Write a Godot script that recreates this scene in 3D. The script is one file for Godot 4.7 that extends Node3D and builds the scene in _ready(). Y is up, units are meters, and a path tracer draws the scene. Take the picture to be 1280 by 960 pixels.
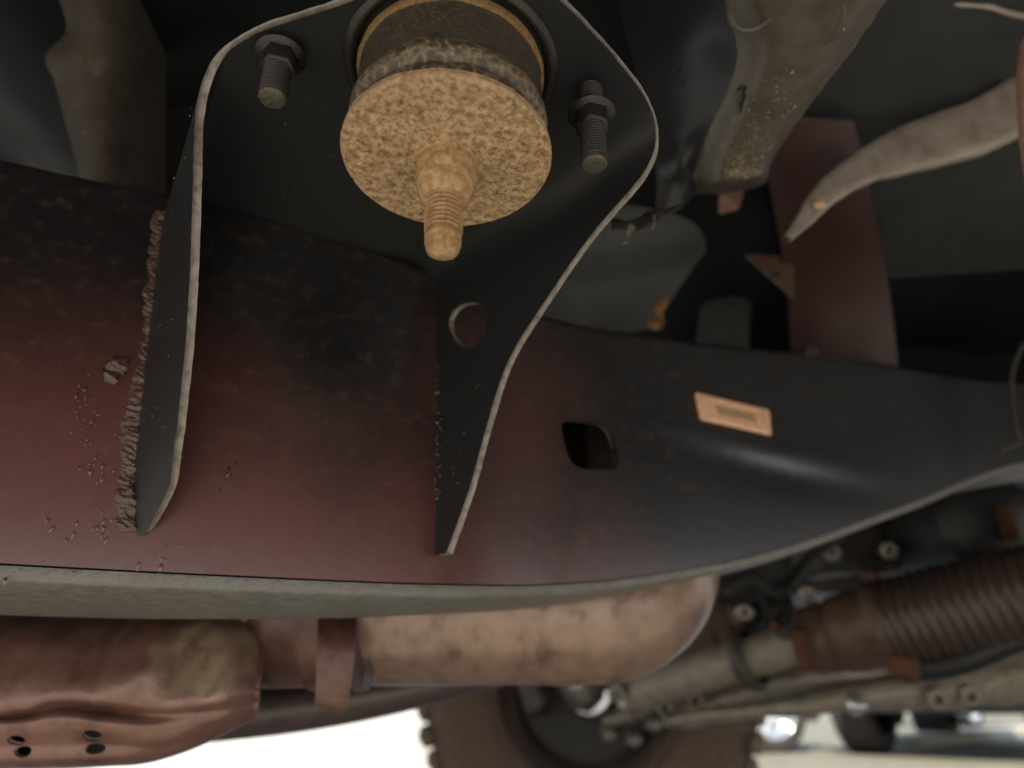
extends Node3D

# A look up under a truck: a body mount bracket on the frame rail, with exhaust, axle and parked cars behind.

var M := {}
var used := {}
var rng := RandomNumberGenerator.new()
var nz := FastNoiseLite.new()

# ---------------------------------------------------------------- mesh building

class MB:
	var v := PackedVector3Array()
	var ix := PackedInt32Array()
	var c := PackedColorArray()
	var tinted := false
	func tri(a: int, b: int, d: int) -> void:
		ix.append(a)
		ix.append(b)
		ix.append(d)
	func add(p: Vector3, col := Color.WHITE) -> int:
		v.append(p)
		c.append(col)
		return v.size() - 1
	func grid(rows: Array, wrap_u := false, wrap_v := false) -> void:
		var nr: int = rows.size()
		var nc: int = rows[0].size()
		var base := v.size()
		for r in rows:
			for p in r:
				v.append(p)
				c.append(Color.WHITE)
		for i in (nr if wrap_v else nr - 1):
			for j in (nc if wrap_u else nc - 1):
				var a := base + i * nc + j
				var b := base + i * nc + (j + 1) % nc
				var d := base + ((i + 1) % nr) * nc + j
				var e := base + ((i + 1) % nr) * nc + (j + 1) % nc
				tri(a, b, d)
				tri(b, e, d)
	func fan(ring: Array, flip := false) -> void:
		var mid := Vector3.ZERO
		for p in ring:
			mid += p
		mid /= ring.size()
		var base := v.size()
		add(mid)
		for p in ring:
			add(p)
		for k in ring.size():
			var a: int = base + 1 + k
			var b: int = base + 1 + (k + 1) % ring.size()
			if flip:
				tri(base, b, a)
			else:
				tri(base, a, b)
	func quad(a: Vector3, b: Vector3, d: Vector3, e: Vector3) -> void:
		var o := v.size()
		add(a)
		add(b)
		add(d)
		add(e)
		tri(o, o + 1, o + 2)
		tri(o, o + 2, o + 3)
	func mesh() -> ArrayMesh:
		var n := PackedVector3Array()
		n.resize(v.size())
		for k in range(0, ix.size(), 3):
			var a := ix[k]
			var b := ix[k + 1]
			var d := ix[k + 2]
			var f := (v[d] - v[a]).cross(v[b] - v[a])
			n[a] += f
			n[b] += f
			n[d] += f
		for k in n.size():
			n[k] = n[k].normalized() if n[k].length_squared() > 1e-24 else Vector3.UP
		var arr := []
		arr.resize(Mesh.ARRAY_MAX)
		arr[Mesh.ARRAY_VERTEX] = v
		arr[Mesh.ARRAY_NORMAL] = n
		arr[Mesh.ARRAY_INDEX] = ix
		if tinted:
			arr[Mesh.ARRAY_COLOR] = c
		var m := ArrayMesh.new()
		m.add_surface_from_arrays(Mesh.PRIMITIVE_TRIANGLES, arr)
		return m

func put(called: String, mb: MB, m: Material, parent: Node = self) -> MeshInstance3D:
	var o := MeshInstance3D.new()
	o.name = called if parent != self else numbered(called)
	o.mesh = mb.mesh()
	o.material_override = m
	parent.add_child(o, true)
	return o

func numbered(called: String) -> String:
	var k: int = used.get(called, 0)
	used[called] = k + 1
	return called if k == 0 else "%s_%03d" % [called, k]

func tag(o: Node3D, label: String, category: String, group := "") -> Node3D:
	o.set_meta("label", label)
	o.set_meta("category", category)
	if group:
		o.set_meta("group", group)
	return o

func thing(called: String, label: String, category: String, at := Vector3.ZERO, group := "") -> Node3D:
	var o := Node3D.new()
	o.name = numbered(called)
	add_child(o)
	o.position = at
	tag(o, label, category, group)
	return o

func dup(o: Node3D, base_name: String, at: Vector3, label: String) -> Node3D:
	var c: Node3D = o.duplicate()
	c.name = numbered(base_name)
	add_child(c)
	c.position = at
	c.set_meta("label", label)
	return c

# Catmull-Rom through points
func cr(a, b, d, e, f: float):
	return 0.5 * (2.0 * b + (d - a) * f + (2.0 * a - 5.0 * b + 4.0 * d - e) * f * f + (3.0 * b - a - 3.0 * d + e) * f * f * f)

func at_curve(p: Array, t: float):
	var n := p.size()
	var i := mini(int(t), n - 2)
	return cr(p[maxi(i - 1, 0)], p[i], p[i + 1], p[mini(i + 2, n - 1)], t - i)

# n points at even distances along a smooth curve through p
func curve(p: Array, n: int, straight := false) -> Array:
	var fine := []
	if straight:
		fine = p
	else:
		for k in (p.size() - 1) * 12 + 1:
			fine.append(at_curve(p, k / 12.0))
	var cum := [0.0]
	for k in range(1, fine.size()):
		cum.append(cum[k - 1] + (fine[k] as Vector3).distance_to(fine[k - 1]))
	var out := []
	var j := 0
	for k in n:
		var want: float = cum[-1] * k / (n - 1)
		while j < fine.size() - 2 and cum[j + 1] < want:
			j += 1
		var span: float = maxf(cum[j + 1] - cum[j], 1e-9)
		out.append((fine[j] as Vector3).lerp(fine[j + 1], clampf((want - cum[j]) / span, 0, 1)))
	return out

# radii: Array of Vector2 (two half widths) sampled along; up: direction of the first half width
func tube(mb: MB, path: Array, radii: Array, seg := 20, up := Vector3.UP, cap := true, power := 2.0) -> void:
	var rows := []
	var n := path.size()
	for k in n:
		var t: Vector3 = ((path[mini(k + 1, n - 1)] as Vector3) - path[maxi(k - 1, 0)]).normalized()
		var side := t.cross(up)
		if side.length() < 1e-4:
			side = t.cross(Vector3.RIGHT)
		side = side.normalized()
		var u := side.cross(t).normalized()
		var rr: Vector2 = at_curve(radii, float(k) / (n - 1) * (radii.size() - 1)) if radii.size() > 1 else radii[0]
		var row := []
		for s in seg:
			var a := TAU * s / seg
			var ca := cos(a)
			var sa := sin(a)
			var e := 2.0 / power
			row.append(path[k] + u * (signf(ca) * pow(absf(ca), e) * rr.x) + side * (signf(sa) * pow(absf(sa), e) * rr.y))
		rows.append(row)
	mb.grid(rows, true)
	if cap:
		mb.fan(rows[0], true)
		mb.fan(rows[n - 1])

# profile: Array of Vector2(radius, along); axis from o along dir
func lathe(mb: MB, prof: Array, o: Vector3, dir: Vector3, seg := 48, from := 0.0, to := TAU) -> void:
	var d := dir.normalized()
	var a := d.cross(Vector3(0.31, 0.2, 0.93)).normalized()
	var b := d.cross(a)
	var rows := []
	var full := absf(to - from - TAU) < 1e-4
	for p in prof:
		var row := []
		for s in (seg if full else seg + 1):
			var g := from + (to - from) * s / seg
			row.append(o + d * p.y + (a * cos(g) + b * sin(g)) * p.x)
		rows.append(row)
	mb.grid(rows, full)

func at_grid(g: Array, y: float, x: float) -> Vector3:
	y = clampf(y, 0, g.size() - 1.001)
	x = clampf(x, 0, g[0].size() - 1.001)
	var i := int(y)
	var j := int(x)
	var a: Vector3 = (g[i][j] as Vector3).lerp(g[i][j + 1], x - j)
	var b: Vector3 = (g[i + 1][j] as Vector3).lerp(g[i + 1][j + 1], x - j)
	return a.lerp(b, y - i)

# a sheet of metal with thickness th round the grid g; holes: [centre, half width along columns, half width along rows, exponent, slant]; the rim goes into its own mesh
func sheet(g: Array, th: float, face: MB, rim: MB, holes := [], tint := 0, bulge := 0.3) -> void:
	var nr := g.size()
	var nc: int = g[0].size()
	var inside := PackedByteArray()
	inside.resize(nr * nc)
	var moved := {}
	for h in holes:
		var best := 1e9
		var ic := 0
		var jc := 0
		for i in nr:
			for j in nc:
				var dd: float = (g[i][j] as Vector3).distance_squared_to(h[0])
				if dd < best:
					best = dd
					ic = i
					jc = j
		var eu: Vector3 = (g[ic][mini(jc + 1, nc - 1)] - g[ic][maxi(jc - 1, 0)]) / 2.0
		var ev: Vector3 = (g[mini(ic + 1, nr - 1)][jc] - g[maxi(ic - 1, 0)][jc]) / 2.0
		var ax := eu.normalized()
		var ay := (ev - ax * ev.dot(ax)).normalized()
		var m00 := eu.length()
		var m01 := ev.dot(ax)
		var m11 := ev.dot(ay)
		var reach := maxf(h[1], h[2]) * 2.0
		var ri := int(reach / m11) + 3
		var rj := int(reach / m00 + absf(m01) * ri / m00) + 3
		for i in range(maxi(0, ic - ri), mini(nr, ic + ri + 1)):
			for j in range(maxi(0, jc - rj), mini(nc, jc + rj + 1)):
				var py := (i - ic) * m11
				var px := (j - jc) * m00 + (i - ic) * m01
				var e: float = h[3]
				var q := pow(pow(absf(px - h[4] * py) / h[1], e) + pow(absf(py) / h[2], e), 1.0 / e)
				if q < 1.0:
					inside[i * nc + j] = 1
					if q > 1e-3:
						var y := py / q / m11
						moved[i * nc + j] = at_grid(g, ic + y, jc + (px / q - y * m01) / m00)
	var base := face.v.size()
	var norm := PackedVector3Array()
	norm.resize(nr * nc)
	var src := PackedVector3Array()
	src.resize(nr * nc)
	for i in nr:
		for j in nc:
			var dx: Vector3 = g[i][mini(j + 1, nc - 1)] - g[i][maxi(j - 1, 0)]
			var dy: Vector3 = g[mini(i + 1, nr - 1)][j] - g[maxi(i - 1, 0)][j]
			var n := dy.cross(dx)
			if n.length_squared() < 1e-20 and i + 2 < nr and i > 1:
				n = ((g[i + 1][j] - g[i - 1][j]) as Vector3).cross(dx)
			norm[i * nc + j] = n.normalized()
			src[i * nc + j] = moved.get(i * nc + j, g[i][j])
	for side in [1.0, -1.0]:
		for k in nr * nc:
			var p: Vector3 = src[k] + norm[k] * (th * 0.5 * side)
			face.add(p, Color.WHITE if tint == 0 else reflection_tint(p) if tint == 1 else shield_tone(p))
	var count := {}
	for i in nr - 1:
		for j in nc - 1:
			var a := i * nc + j
			var b := a + 1
			var d := a + nc
			var e := d + 1
			if inside[a] and inside[b] and inside[d] and inside[e]:
				continue
			for t in [[a, b, d], [b, e, d]]:
				face.tri(base + t[0], base + t[1], base + t[2])
				face.tri(base + nr * nc + t[0], base + nr * nc + t[2], base + nr * nc + t[1])
			for ed in [[a, b], [b, e], [e, d], [d, a]]:
				if count.has(ed[1] * nr * nc + ed[0]):
					count.erase(ed[1] * nr * nc + ed[0])
				else:
					count[ed[0] * nr * nc + ed[1]] = ed
	var out := {}
	for key in count:
		var ed: Array = count[key]
		var w: Vector3 = (src[ed[1]] - src[ed[0]]).cross(norm[ed[0]]).normalized()
		for k in ed:
			out[k] = out.get(k, Vector3.ZERO) + w
	var at := {}
	for k in out:
		var w: Vector3 = (out[k] as Vector3).normalized()
		var a := rim.add(src[k] + norm[k] * th * 0.5)
		rim.add(src[k] + norm[k] * th * 0.32 + w * th * bulge * 0.8)
		rim.add(src[k] + w * th * bulge)
		rim.add(src[k] - norm[k] * th * 0.32 + w * th * bulge * 0.8)
		rim.add(src[k] - norm[k] * th * 0.5)
		at[k] = a
	for key in count:
		var ed: Array = count[key]
		for s in 4:
			var a: int = at[ed[0]] + s
			var b: int = at[ed[1]] + s
			rim.tri(a, a + 1, b)
			rim.tri(b, a + 1, b + 1)

# sheet patch from a few rows of points, made smooth both ways
func patch(rows: Array, nr: int, nc: int) -> Array:
	var wide := []
	for r in rows:
		var line := []
		for k in nc:
			line.append(at_curve(r, float(k) / (nc - 1) * (r.size() - 1)))
		wide.append(line)
	var out := []
	for i in nr:
		var line := []
		for k in nc:
			var col := []
			for r in wide:
				col.append(r[k])
			line.append(at_curve(col, float(i) / (nr - 1) * (rows.size() - 1)))
		out.append(line)
	return out

# flat outline (clockwise or not) given in 3D, thickened along n, with a small bevel
func slab(mb: MB, outline: Array, n: Vector3, th: float) -> void:
	var u := n.cross(Vector3.UP)
	if u.length() < 0.1:
		u = n.cross(Vector3.RIGHT)
	u = u.normalized()
	var w := u.cross(n).normalized()
	var flat := PackedVector2Array()
	for p in outline:
		flat.append(Vector2((p as Vector3).dot(u), (p as Vector3).dot(w)))
	var tris := Geometry2D.triangulate_polygon(flat)
	for s in [0.0, 1.0]:
		var o := mb.v.size()
		for p in outline:
			mb.add(p + n * (th * s))
		for k in range(0, tris.size(), 3):
			mb.tri(o + tris[k], o + tris[k + 1], o + tris[k + 2])
	for k in outline.size():
		var a: Vector3 = outline[k]
		var b: Vector3 = outline[(k + 1) % outline.size()]
		mb.quad(a, b, b + n * th, a + n * th)

# box with chamfered edges
func block(mb: MB, o: Vector3, size: Vector3, basis := Basis(), ch := 0.15) -> void:
	var h := size / 2.0
	var k := minf(h.x, minf(h.y, h.z)) * ch * 2.0
	var rows := []
	for lay in [[-h.y, k], [-h.y + k, 0.0], [h.y - k, 0.0], [h.y, k]]:
		var x: float = h.x - lay[1]
		var z: float = h.z - lay[1]
		var row := []
		for p in [Vector2(x - k, z), Vector2(x, z - k), Vector2(x, -z + k), Vector2(x - k, -z), Vector2(-x + k, -z), Vector2(-x, -z + k), Vector2(-x, z - k), Vector2(-x + k, z)]:
			row.append(o + basis * Vector3(p.x, lay[0], p.y))
		rows.append(row)
	for i in 3:
		for j in 8:
			mb.quad(rows[i][j], rows[i][(j + 1) % 8], rows[i + 1][(j + 1) % 8], rows[i + 1][j])
	mb.fan(rows[0], true)
	mb.fan(rows[3])

func rough_up(mb: MB, amp: float, freq: float, sd := 3) -> MB:
	nz.seed = sd
	nz.frequency = freq
	for k in mb.v.size():
		var p := mb.v[k]
		mb.v[k] = p + Vector3(nz.get_noise_3d(p.x, p.y, p.z), nz.get_noise_3d(p.y + 9.1, p.z, p.x), nz.get_noise_3d(p.z, p.x + 4.7, p.y)) * amp
	return mb

# hexagonal nut with chamfered corners
func nut(mb: MB, o: Vector3, dir: Vector3, r: float, h: float) -> void:
	lathe(mb, [Vector2(r * 0.5, 0), Vector2(r * 0.86, 0), Vector2(r, h * 0.14), Vector2(r, h * 0.86), Vector2(r * 0.86, h), Vector2(r * 0.5, h)], o, dir, 6)

# threaded rod hanging from o along dir
func thread(mb: MB, o: Vector3, dir: Vector3, r: float, length: float, pitch: float, tip := 0.0) -> void:
	var prof := []
	var n := int(length / pitch)
	for k in n:
		var y := k * pitch
		prof.append(Vector2(r * 0.78, y))
		prof.append(Vector2(r * 0.99, y + pitch * 0.3))
		prof.append(Vector2(r, y + pitch * 0.55))
		prof.append(Vector2(r * 0.78, y + pitch * 0.85))
	var y1 := n * pitch
	prof.append(Vector2(r * 0.95, y1))
	if tip > 0:
		prof.append(Vector2(r * 0.95, y1 + tip * 0.45))
		prof.append(Vector2(r * 0.84, y1 + tip * 0.8))
		prof.append(Vector2(r * 0.55, y1 + tip * 0.97))
		prof.append(Vector2(0.0001, y1 + tip))
	else:
		prof.append(Vector2(r * 0.8, y1 + r * 0.25))
		prof.append(Vector2(0.0001, y1 + r * 0.25))
	lathe(mb, prof, o, dir, 28)

# ---------------------------------------------------------------- materials

func noise_tex(sd: int, freq: float, stops: Array, size := 512, oct := 4, kind := FastNoiseLite.TYPE_SIMPLEX_SMOOTH, normal := false) -> NoiseTexture2D:
	var f := FastNoiseLite.new()
	f.seed = sd
	f.frequency = freq
	f.noise_type = kind
	f.fractal_octaves = oct
	if kind == FastNoiseLite.TYPE_CELLULAR:
		f.cellular_return_type = FastNoiseLite.RETURN_DISTANCE
	var t := NoiseTexture2D.new()
	t.width = size
	t.height = size
	t.seamless = true
	t.noise = f
	if not stops.is_empty():
		var g := Gradient.new()
		var off := PackedFloat32Array()
		var col := PackedColorArray()
		for s in stops:
			off.append(s[0])
			col.append(s[1])
		g.offsets = off
		g.colors = col
		t.color_ramp = g
	if normal:
		t.as_normal_map = true
		t.bump_strength = 6.0
	return t

func lin(r: float, g: float, b: float) -> Color:
	return Color(r, g, b).linear_to_srgb()

func grey(v: float) -> Color:
	return Color(v, v, v)

func mat(col: Color, rough: float, metal := 0.0, spec := 0.5) -> StandardMaterial3D:
	var m := StandardMaterial3D.new()
	m.albedo_color = col
	m.roughness = rough
	m.metallic = metal
	m.metallic_specular = spec
	m.uv1_triplanar = true
	return m

func dress(m: StandardMaterial3D, scale: float, albedo: Texture2D, rough: Texture2D = null, height: Texture2D = null, relief := 0.03) -> StandardMaterial3D:
	m.uv1_scale = Vector3.ONE * scale
	m.albedo_texture = albedo
	if rough:
		m.roughness_texture = rough
	if height:
		m.heightmap_enabled = true
		m.heightmap_texture = height
		m.heightmap_scale = relief
	return m

func materials() -> void:
	var fine := noise_tex(11, 0.05, [[0.0, grey(0.0)], [1.0, grey(1.0)]], 512, 5)
	var peel := noise_tex(12, 0.035, [[0.0, grey(0.0)], [1.0, grey(1.0)]], 512, 3)
	var pits := noise_tex(13, 0.06, [[0.0, grey(0.0)], [0.55, grey(0.9)], [1.0, grey(1.0)]], 512, 3, FastNoiseLite.TYPE_CELLULAR)
	var smear := noise_tex(14, 0.008, [[0.0, grey(0.8)], [0.5, grey(0.9)], [1.0, grey(1.0)]], 512, 5)
	var dusty := noise_tex(15, 0.012, [[0.0, grey(0.86)], [0.5, grey(0.94)], [1.0, grey(1.0)]], 512, 6)
	var speck := noise_tex(31, 0.07, [[0.0, grey(0.7)], [0.5, grey(0.74)], [0.77, grey(0.76)], [0.8, Color(1, 0.96, 0.9)], [1.0, grey(1.0)]], 1024, 5)
	(speck.noise as FastNoiseLite).fractal_gain = 0.6
	var chips := noise_tex(32, 0.02, [[0.0, grey(0.55)], [0.34, grey(0.72)], [0.46, grey(0.86)], [0.7, grey(0.92)], [1.0, grey(1.0)]], 1024, 6)
	var ochre := noise_tex(16, 0.017, [[0.0, lin(0.13, 0.08, 0.045)], [0.3, lin(0.27, 0.18, 0.105)], [0.42, lin(0.4, 0.285, 0.165)], [0.55, lin(0.47, 0.355, 0.215)], [0.7, lin(0.53, 0.425, 0.28)], [1.0, lin(0.66, 0.57, 0.42)]], 1024, 9)
	(ochre.noise as FastNoiseLite).fractal_gain = 0.74
	var ochre2 := noise_tex(17, 0.02, [[0.0, lin(0.45, 0.36, 0.28)], [0.5, lin(0.85, 0.8, 0.74)], [1.0, lin(1, 1, 1)]], 512, 5)
	var ochre3 := noise_tex(27, 0.012, [[0.0, lin(0.16, 0.075, 0.03)], [0.4, lin(0.33, 0.195, 0.085)], [0.6, lin(0.42, 0.3, 0.165)], [1.0, lin(0.58, 0.48, 0.32)]], 512, 7)
	(ochre3.noise as FastNoiseLite).fractal_gain = 0.62
	var worn := noise_tex(18, 0.03, [[0.0, lin(0.25, 0.23, 0.2)], [0.5, lin(0.7, 0.66, 0.6)], [1.0, lin(1, 1, 1)]], 512, 5)
	var crack := noise_tex(19, 0.009, [[0.0, lin(0.03, 0.029, 0.026)], [0.5, lin(0.05, 0.045, 0.036)], [0.7, lin(0.055, 0.046, 0.034)], [0.86, lin(0.13, 0.1, 0.062)], [1.0, lin(0.26, 0.2, 0.12)]], 1024, 7)
	(crack.noise as FastNoiseLite).fractal_type = FastNoiseLite.FRACTAL_RIDGED
	var crack2 := noise_tex(33, 0.012, [[0.0, lin(0.05, 0.045, 0.04)], [0.5, lin(0.11, 0.095, 0.075)], [0.68, lin(0.28, 0.24, 0.18)], [0.85, lin(0.6, 0.5, 0.36)], [1.0, lin(0.9, 0.76, 0.55)]], 512, 5)
	(crack2.noise as FastNoiseLite).fractal_type = FastNoiseLite.FRACTAL_RIDGED
	var heat := noise_tex(34, 0.006, [[0.0, lin(0.3, 0.24, 0.22)], [0.3, lin(0.55, 0.47, 0.43)], [0.45, lin(0.8, 0.72, 0.66)], [0.6, lin(0.92, 0.86, 0.8)], [0.78, lin(1, 0.97, 0.92)], [1.0, lin(0.8, 0.8, 0.82)]], 1024, 9)
	(heat.noise as FastNoiseLite).fractal_gain = 0.66
	var mottle := noise_tex(20, 0.014, [[0.0, lin(0.55, 0.48, 0.42)], [0.5, lin(0.85, 0.8, 0.76)], [1.0, lin(1, 1, 1)]], 512, 5)
	var slabs := noise_tex(21, 0.006, [[0.0, lin(0.62, 0.6, 0.56)], [0.5, lin(0.85, 0.83, 0.8)], [1.0, lin(1, 0.99, 0.96)]], 1024, 7)
	M.rail = dress(mat(Color.WHITE, 0.36, 0.0, 0.5), 12.0, speck, smear, peel, 0.002)
	M.rail.detail_enabled = true
	M.rail.detail_blend_mode = BaseMaterial3D.BLEND_MODE_MIX
	M.rail.detail_albedo = noise_tex(41, 0.03, [[0.0, lin(0.1, 0.075, 0.06)], [1.0, lin(0.16, 0.12, 0.095)]], 256, 4)
	M.rail.detail_mask = noise_tex(42, 0.008, [[0.0, grey(0.0)], [0.6, grey(0.0)], [0.72, grey(0.06)], [0.84, grey(0.2)], [1.0, grey(0.4)]], 1024, 9)
	M.rail.clearcoat_enabled = true
	M.rail.clearcoat = 1.0
	M.rail.clearcoat_roughness = 0.22
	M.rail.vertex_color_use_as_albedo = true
	M.flange = dress(mat(lin(0.155, 0.165, 0.155), 0.5, 0.0, 0.6), 16.0, mottle, smear, pits, 0.03)
	M.paint = dress(mat(lin(0.035, 0.039, 0.043), 0.45, 0.0, 0.45), 12.0, speck, smear, peel, 0.002)
	M.edge = dress(mat(lin(0.29, 0.265, 0.235), 0.42, 0.2, 0.5), 9.0, chips, smear, fine, 0.03)
	M.weld = dress(mat(lin(0.12, 0.068, 0.058), 0.32, 0.0, 0.6), 40.0, worn, smear, fine, 0.04)
	M.stud = dress(mat(lin(0.019, 0.018, 0.016), 0.5, 0.1, 0.6), 60.0, worn, smear, fine, 0.02)
	M.boltrust = dress(mat(Color.WHITE, 0.66, 0.0, 0.45), 30.0, ochre3, null, ochre3, 0.04)
	M.studend = dress(mat(lin(0.13, 0.12, 0.105), 0.45, 0.3, 0.5), 60.0, worn)
	M.ochre = dress(mat(Color.WHITE, 0.7, 0.0, 0.45), 18.0, ochre, null, ochre, 0.05)
	M.ochre.detail_enabled = true
	M.ochre.detail_blend_mode = BaseMaterial3D.BLEND_MODE_MUL
	M.ochre.detail_albedo = ochre2
	M.rubber = dress(mat(Color.WHITE, 0.5, 0.0, 0.55), 18.0, crack, smear, crack, 0.05)
	M.deadrubber = dress(mat(lin(0.5, 0.47, 0.4), 0.55, 0.0, 0.5), 26.0, crack2, smear, crack2, 0.05)
	M.sleeve = dress(mat(lin(0.025, 0.025, 0.024), 0.5, 0.0, 0.55), 20.0, worn, smear, fine, 0.02)
	M.lip = dress(mat(lin(0.3, 0.2, 0.1), 0.7, 0.0, 0.4), 40.0, worn, null, fine, 0.03)
	M.floor = dress(mat(lin(0.075, 0.086, 0.086), 0.6, 0.0, 0.45), 5.0, dusty, smear, peel, 0.005)
	M.inner = dress(mat(lin(0.042, 0.048, 0.049), 0.55, 0.0, 0.5), 4.0, dusty, smear)
	M.pan = dress(mat(lin(0.008, 0.0105, 0.0125), 0.6, 0.0, 0.4), 5.0, dusty, smear, peel, 0.005)
	M.sill = dress(mat(lin(0.6, 0.1, 0.085), 0.5, 0.0, 0.5), 5.0, mottle, smear)
	M.dark = dress(mat(lin(0.02, 0.021, 0.021), 0.55, 0.0, 0.5), 8.0, dusty, smear, peel, 0.02)
	M.arm = dress(mat(lin(0.105, 0.1, 0.084), 0.42, 0.0, 0.5), 8.0, mottle, smear, fine, 0.006)
	M.grit = mat(lin(0.55, 0.42, 0.2), 0.7)
	M.hook = dress(mat(lin(0.36, 0.35, 0.32), 0.45, 0.2, 0.5), 7.0, mottle, smear, fine, 0.008)
	M.red = dress(mat(lin(0.055, 0.025, 0.024), 0.5, 0.0, 0.6), 8.0, dusty, smear, peel, 0.003)
	M.primer = dress(mat(lin(0.46, 0.31, 0.25), 0.6, 0.0, 0.45), 12.0, mottle, smear, fine, 0.02)
	M.peachplate = dress(mat(lin(0.97, 0.64, 0.42), 0.34, 0.0, 0.6), 30.0, mottle, smear)
	M.peachrib = dress(mat(lin(0.5, 0.36, 0.24), 0.5, 0.0, 0.5), 30.0, mottle, smear)
	M.hem = dress(mat(lin(0.2, 0.115, 0.097), 0.4, 0.25, 0.6), 5.0, heat, smear)
	M.shield = dress(mat(Color.WHITE, 0.4, 0.25, 0.6), 5.0, heat, smear, fine, 0.02)
	M.shield.vertex_color_use_as_albedo = true
	M.pipe = dress(mat(lin(0.28, 0.212, 0.175), 0.36, 0.3, 0.6), 5.0, heat, smear, fine, 0.004)
	M.band = dress(mat(lin(0.13, 0.072, 0.058), 0.45, 0.1, 0.5), 7.0, heat, smear, fine, 0.02)
	M.plum = dress(mat(lin(0.09, 0.07, 0.075), 0.45, 0.0, 0.55), 8.0, mottle, smear)
	M.tyre = dress(mat(lin(0.2, 0.148, 0.12), 0.8, 0.0, 0.35), 10.0, mottle, null, fine, 0.06)
	M.lug = dress(mat(lin(0.34, 0.29, 0.23), 0.85, 0.0, 0.3), 14.0, mottle, null, fine, 0.06)
	M.alu = dress(mat(lin(0.4, 0.38, 0.34), 0.42, 0.5, 0.5), 10.0, mottle, smear, fine, 0.03)
	M.cast = dress(mat(lin(0.09, 0.088, 0.08), 0.6, 0.2, 0.5), 10.0, mottle, smear, fine, 0.05)
	M.boot = dress(mat(lin(0.062, 0.045, 0.038), 0.42, 0.0, 0.6), 9.0, mottle, smear, fine, 0.02)
	M.rust = dress(mat(lin(0.13, 0.06, 0.036), 0.75, 0.0, 0.35), 18.0, mottle, null, fine, 0.05)
	M.brown = dress(mat(lin(0.13, 0.085, 0.065), 0.5, 0.1, 0.5), 12.0, mottle, smear, fine, 0.03)
	M.armlight = dress(mat(lin(0.34, 0.32, 0.27), 0.55, 0.1, 0.5), 8.0, mottle, smear, fine, 0.03)
	M.gold = dress(mat(lin(0.36, 0.21, 0.07), 0.5, 0.1, 0.5), 30.0, mottle, smear)
	M.ground = dress(mat(lin(0.52, 0.49, 0.425), 0.9, 0.0, 0.3), 0.5, slabs, null, fine, 0.2)
	M.ground.uv1_world_triplanar = true
	M.dimground = dress(mat(lin(0.21, 0.2, 0.15), 0.9, 0.0, 0.3), 0.7, slabs, null, fine, 0.2)
	M.dimground.uv1_world_triplanar = true
	M.kerb = dress(mat(lin(0.42, 0.4, 0.33), 0.85, 0.0, 0.3), 2.0, slabs, null, fine, 0.1)
	M.cartyre = dress(mat(lin(0.045, 0.043, 0.042), 0.85, 0.0, 0.3), 5.0, mottle, null, fine, 0.05)
	M.chrome = mat(lin(0.85, 0.85, 0.83), 0.12, 0.95, 0.6)
	M.rimsilver = mat(lin(0.7, 0.7, 0.68), 0.25, 0.7, 0.6)
	M.glass = mat(lin(0.02, 0.025, 0.03), 0.08, 0.0, 0.6)
	M.plastic = mat(lin(0.03, 0.03, 0.03), 0.6, 0.0, 0.4)
	M.lamp = mat(lin(0.6, 0.05, 0.04), 0.2, 0.0, 0.6)
	M.brick = dress(mat(lin(0.42, 0.16, 0.12), 0.85, 0.0, 0.3), 1.0, mottle, null, fine, 0.2)

# ---------------------------------------------------------------- the scene

func _ready() -> void:
	rng.seed = 77
	var cam := Camera3D.new()
	cam.name = "camera"
	cam.position = Vector3(0, 0.42, 0)
	cam.rotation_degrees = Vector3(25, 0, 0)
	cam.near = 0.02
	cam.far = 400.0
	var lens := CameraAttributesPhysical.new()
	lens.frustum_focal_length = 21.515
	lens.exposure_aperture = 5.2
	lens.frustum_focus_distance = 0.262
	cam.attributes = lens
	cam.fov = 58.3
	add_child(cam)
	cam.current = true
	var we := WorldEnvironment.new()
	we.name = "daylight"
	var env := Environment.new()
	env.background_mode = Environment.BG_SKY
	var sky := Sky.new()
	var sm := ProceduralSkyMaterial.new()
	sm.sky_top_color = Color(0.6, 0.69, 0.82)
	sm.sky_horizon_color = Color(0.92, 0.9, 0.86)
	sm.sky_curve = 0.15
	sm.ground_bottom_color = Color(0.6, 0.58, 0.52)
	sm.ground_horizon_color = Color(0.8, 0.8, 0.78)
	sky.sky_material = sm
	env.sky = sky
	env.tonemap_mode = Environment.TONE_MAPPER_LINEAR
	env.tonemap_exposure = 2.75
	env.sdfgi_enabled = true
	env.ssao_enabled = true
	env.ssil_enabled = true
	we.environment = env
	add_child(we)
	var sun := DirectionalLight3D.new()
	sun.name = "sun"
	sun.light_energy = 1.2
	sun.light_color = Color(1.0, 0.96, 0.89)
	sun.light_angular_distance = 0.5
	sun.shadow_enabled = true
	sun.basis = Basis.looking_at(Vector3(0.25, -0.62, -0.74).normalized())
	add_child(sun)
	materials()
	setting()
	cab_floor()
	frame_rail()
	mount_bracket()
	body_mount()
	upper_left()
	upper_right()
	exhaust()
	axle()
	small_lines()
	far_wheel()
	blocking_wheel()
	parked_cars()

func setting() -> void:
	var g := MB.new()
	var rows := []
	for i in 41:
		var r := []
		for j in 41:
			r.append(Vector3((j - 20) * 6.0, 0, (i - 20) * 6.0))
		rows.append(r)
	g.grid(rows)
	put("parking_lot_ground", g, M.ground).set_meta("kind", "structure")
	var q := MB.new()
	var br := []
	for i in 30:
		var r := []
		for j in 30:
			r.append(Vector3(0.9 + j * 1.2 + 0.06 * (4 + i), 0.004, -4.2 - i * 1.2))
		br.append(r)
	q.grid(br)
	put("added_ground_sheet", q, M.dimground).set_meta("kind", "structure")  # darker ground sheet added so this side does not burn out

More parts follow.
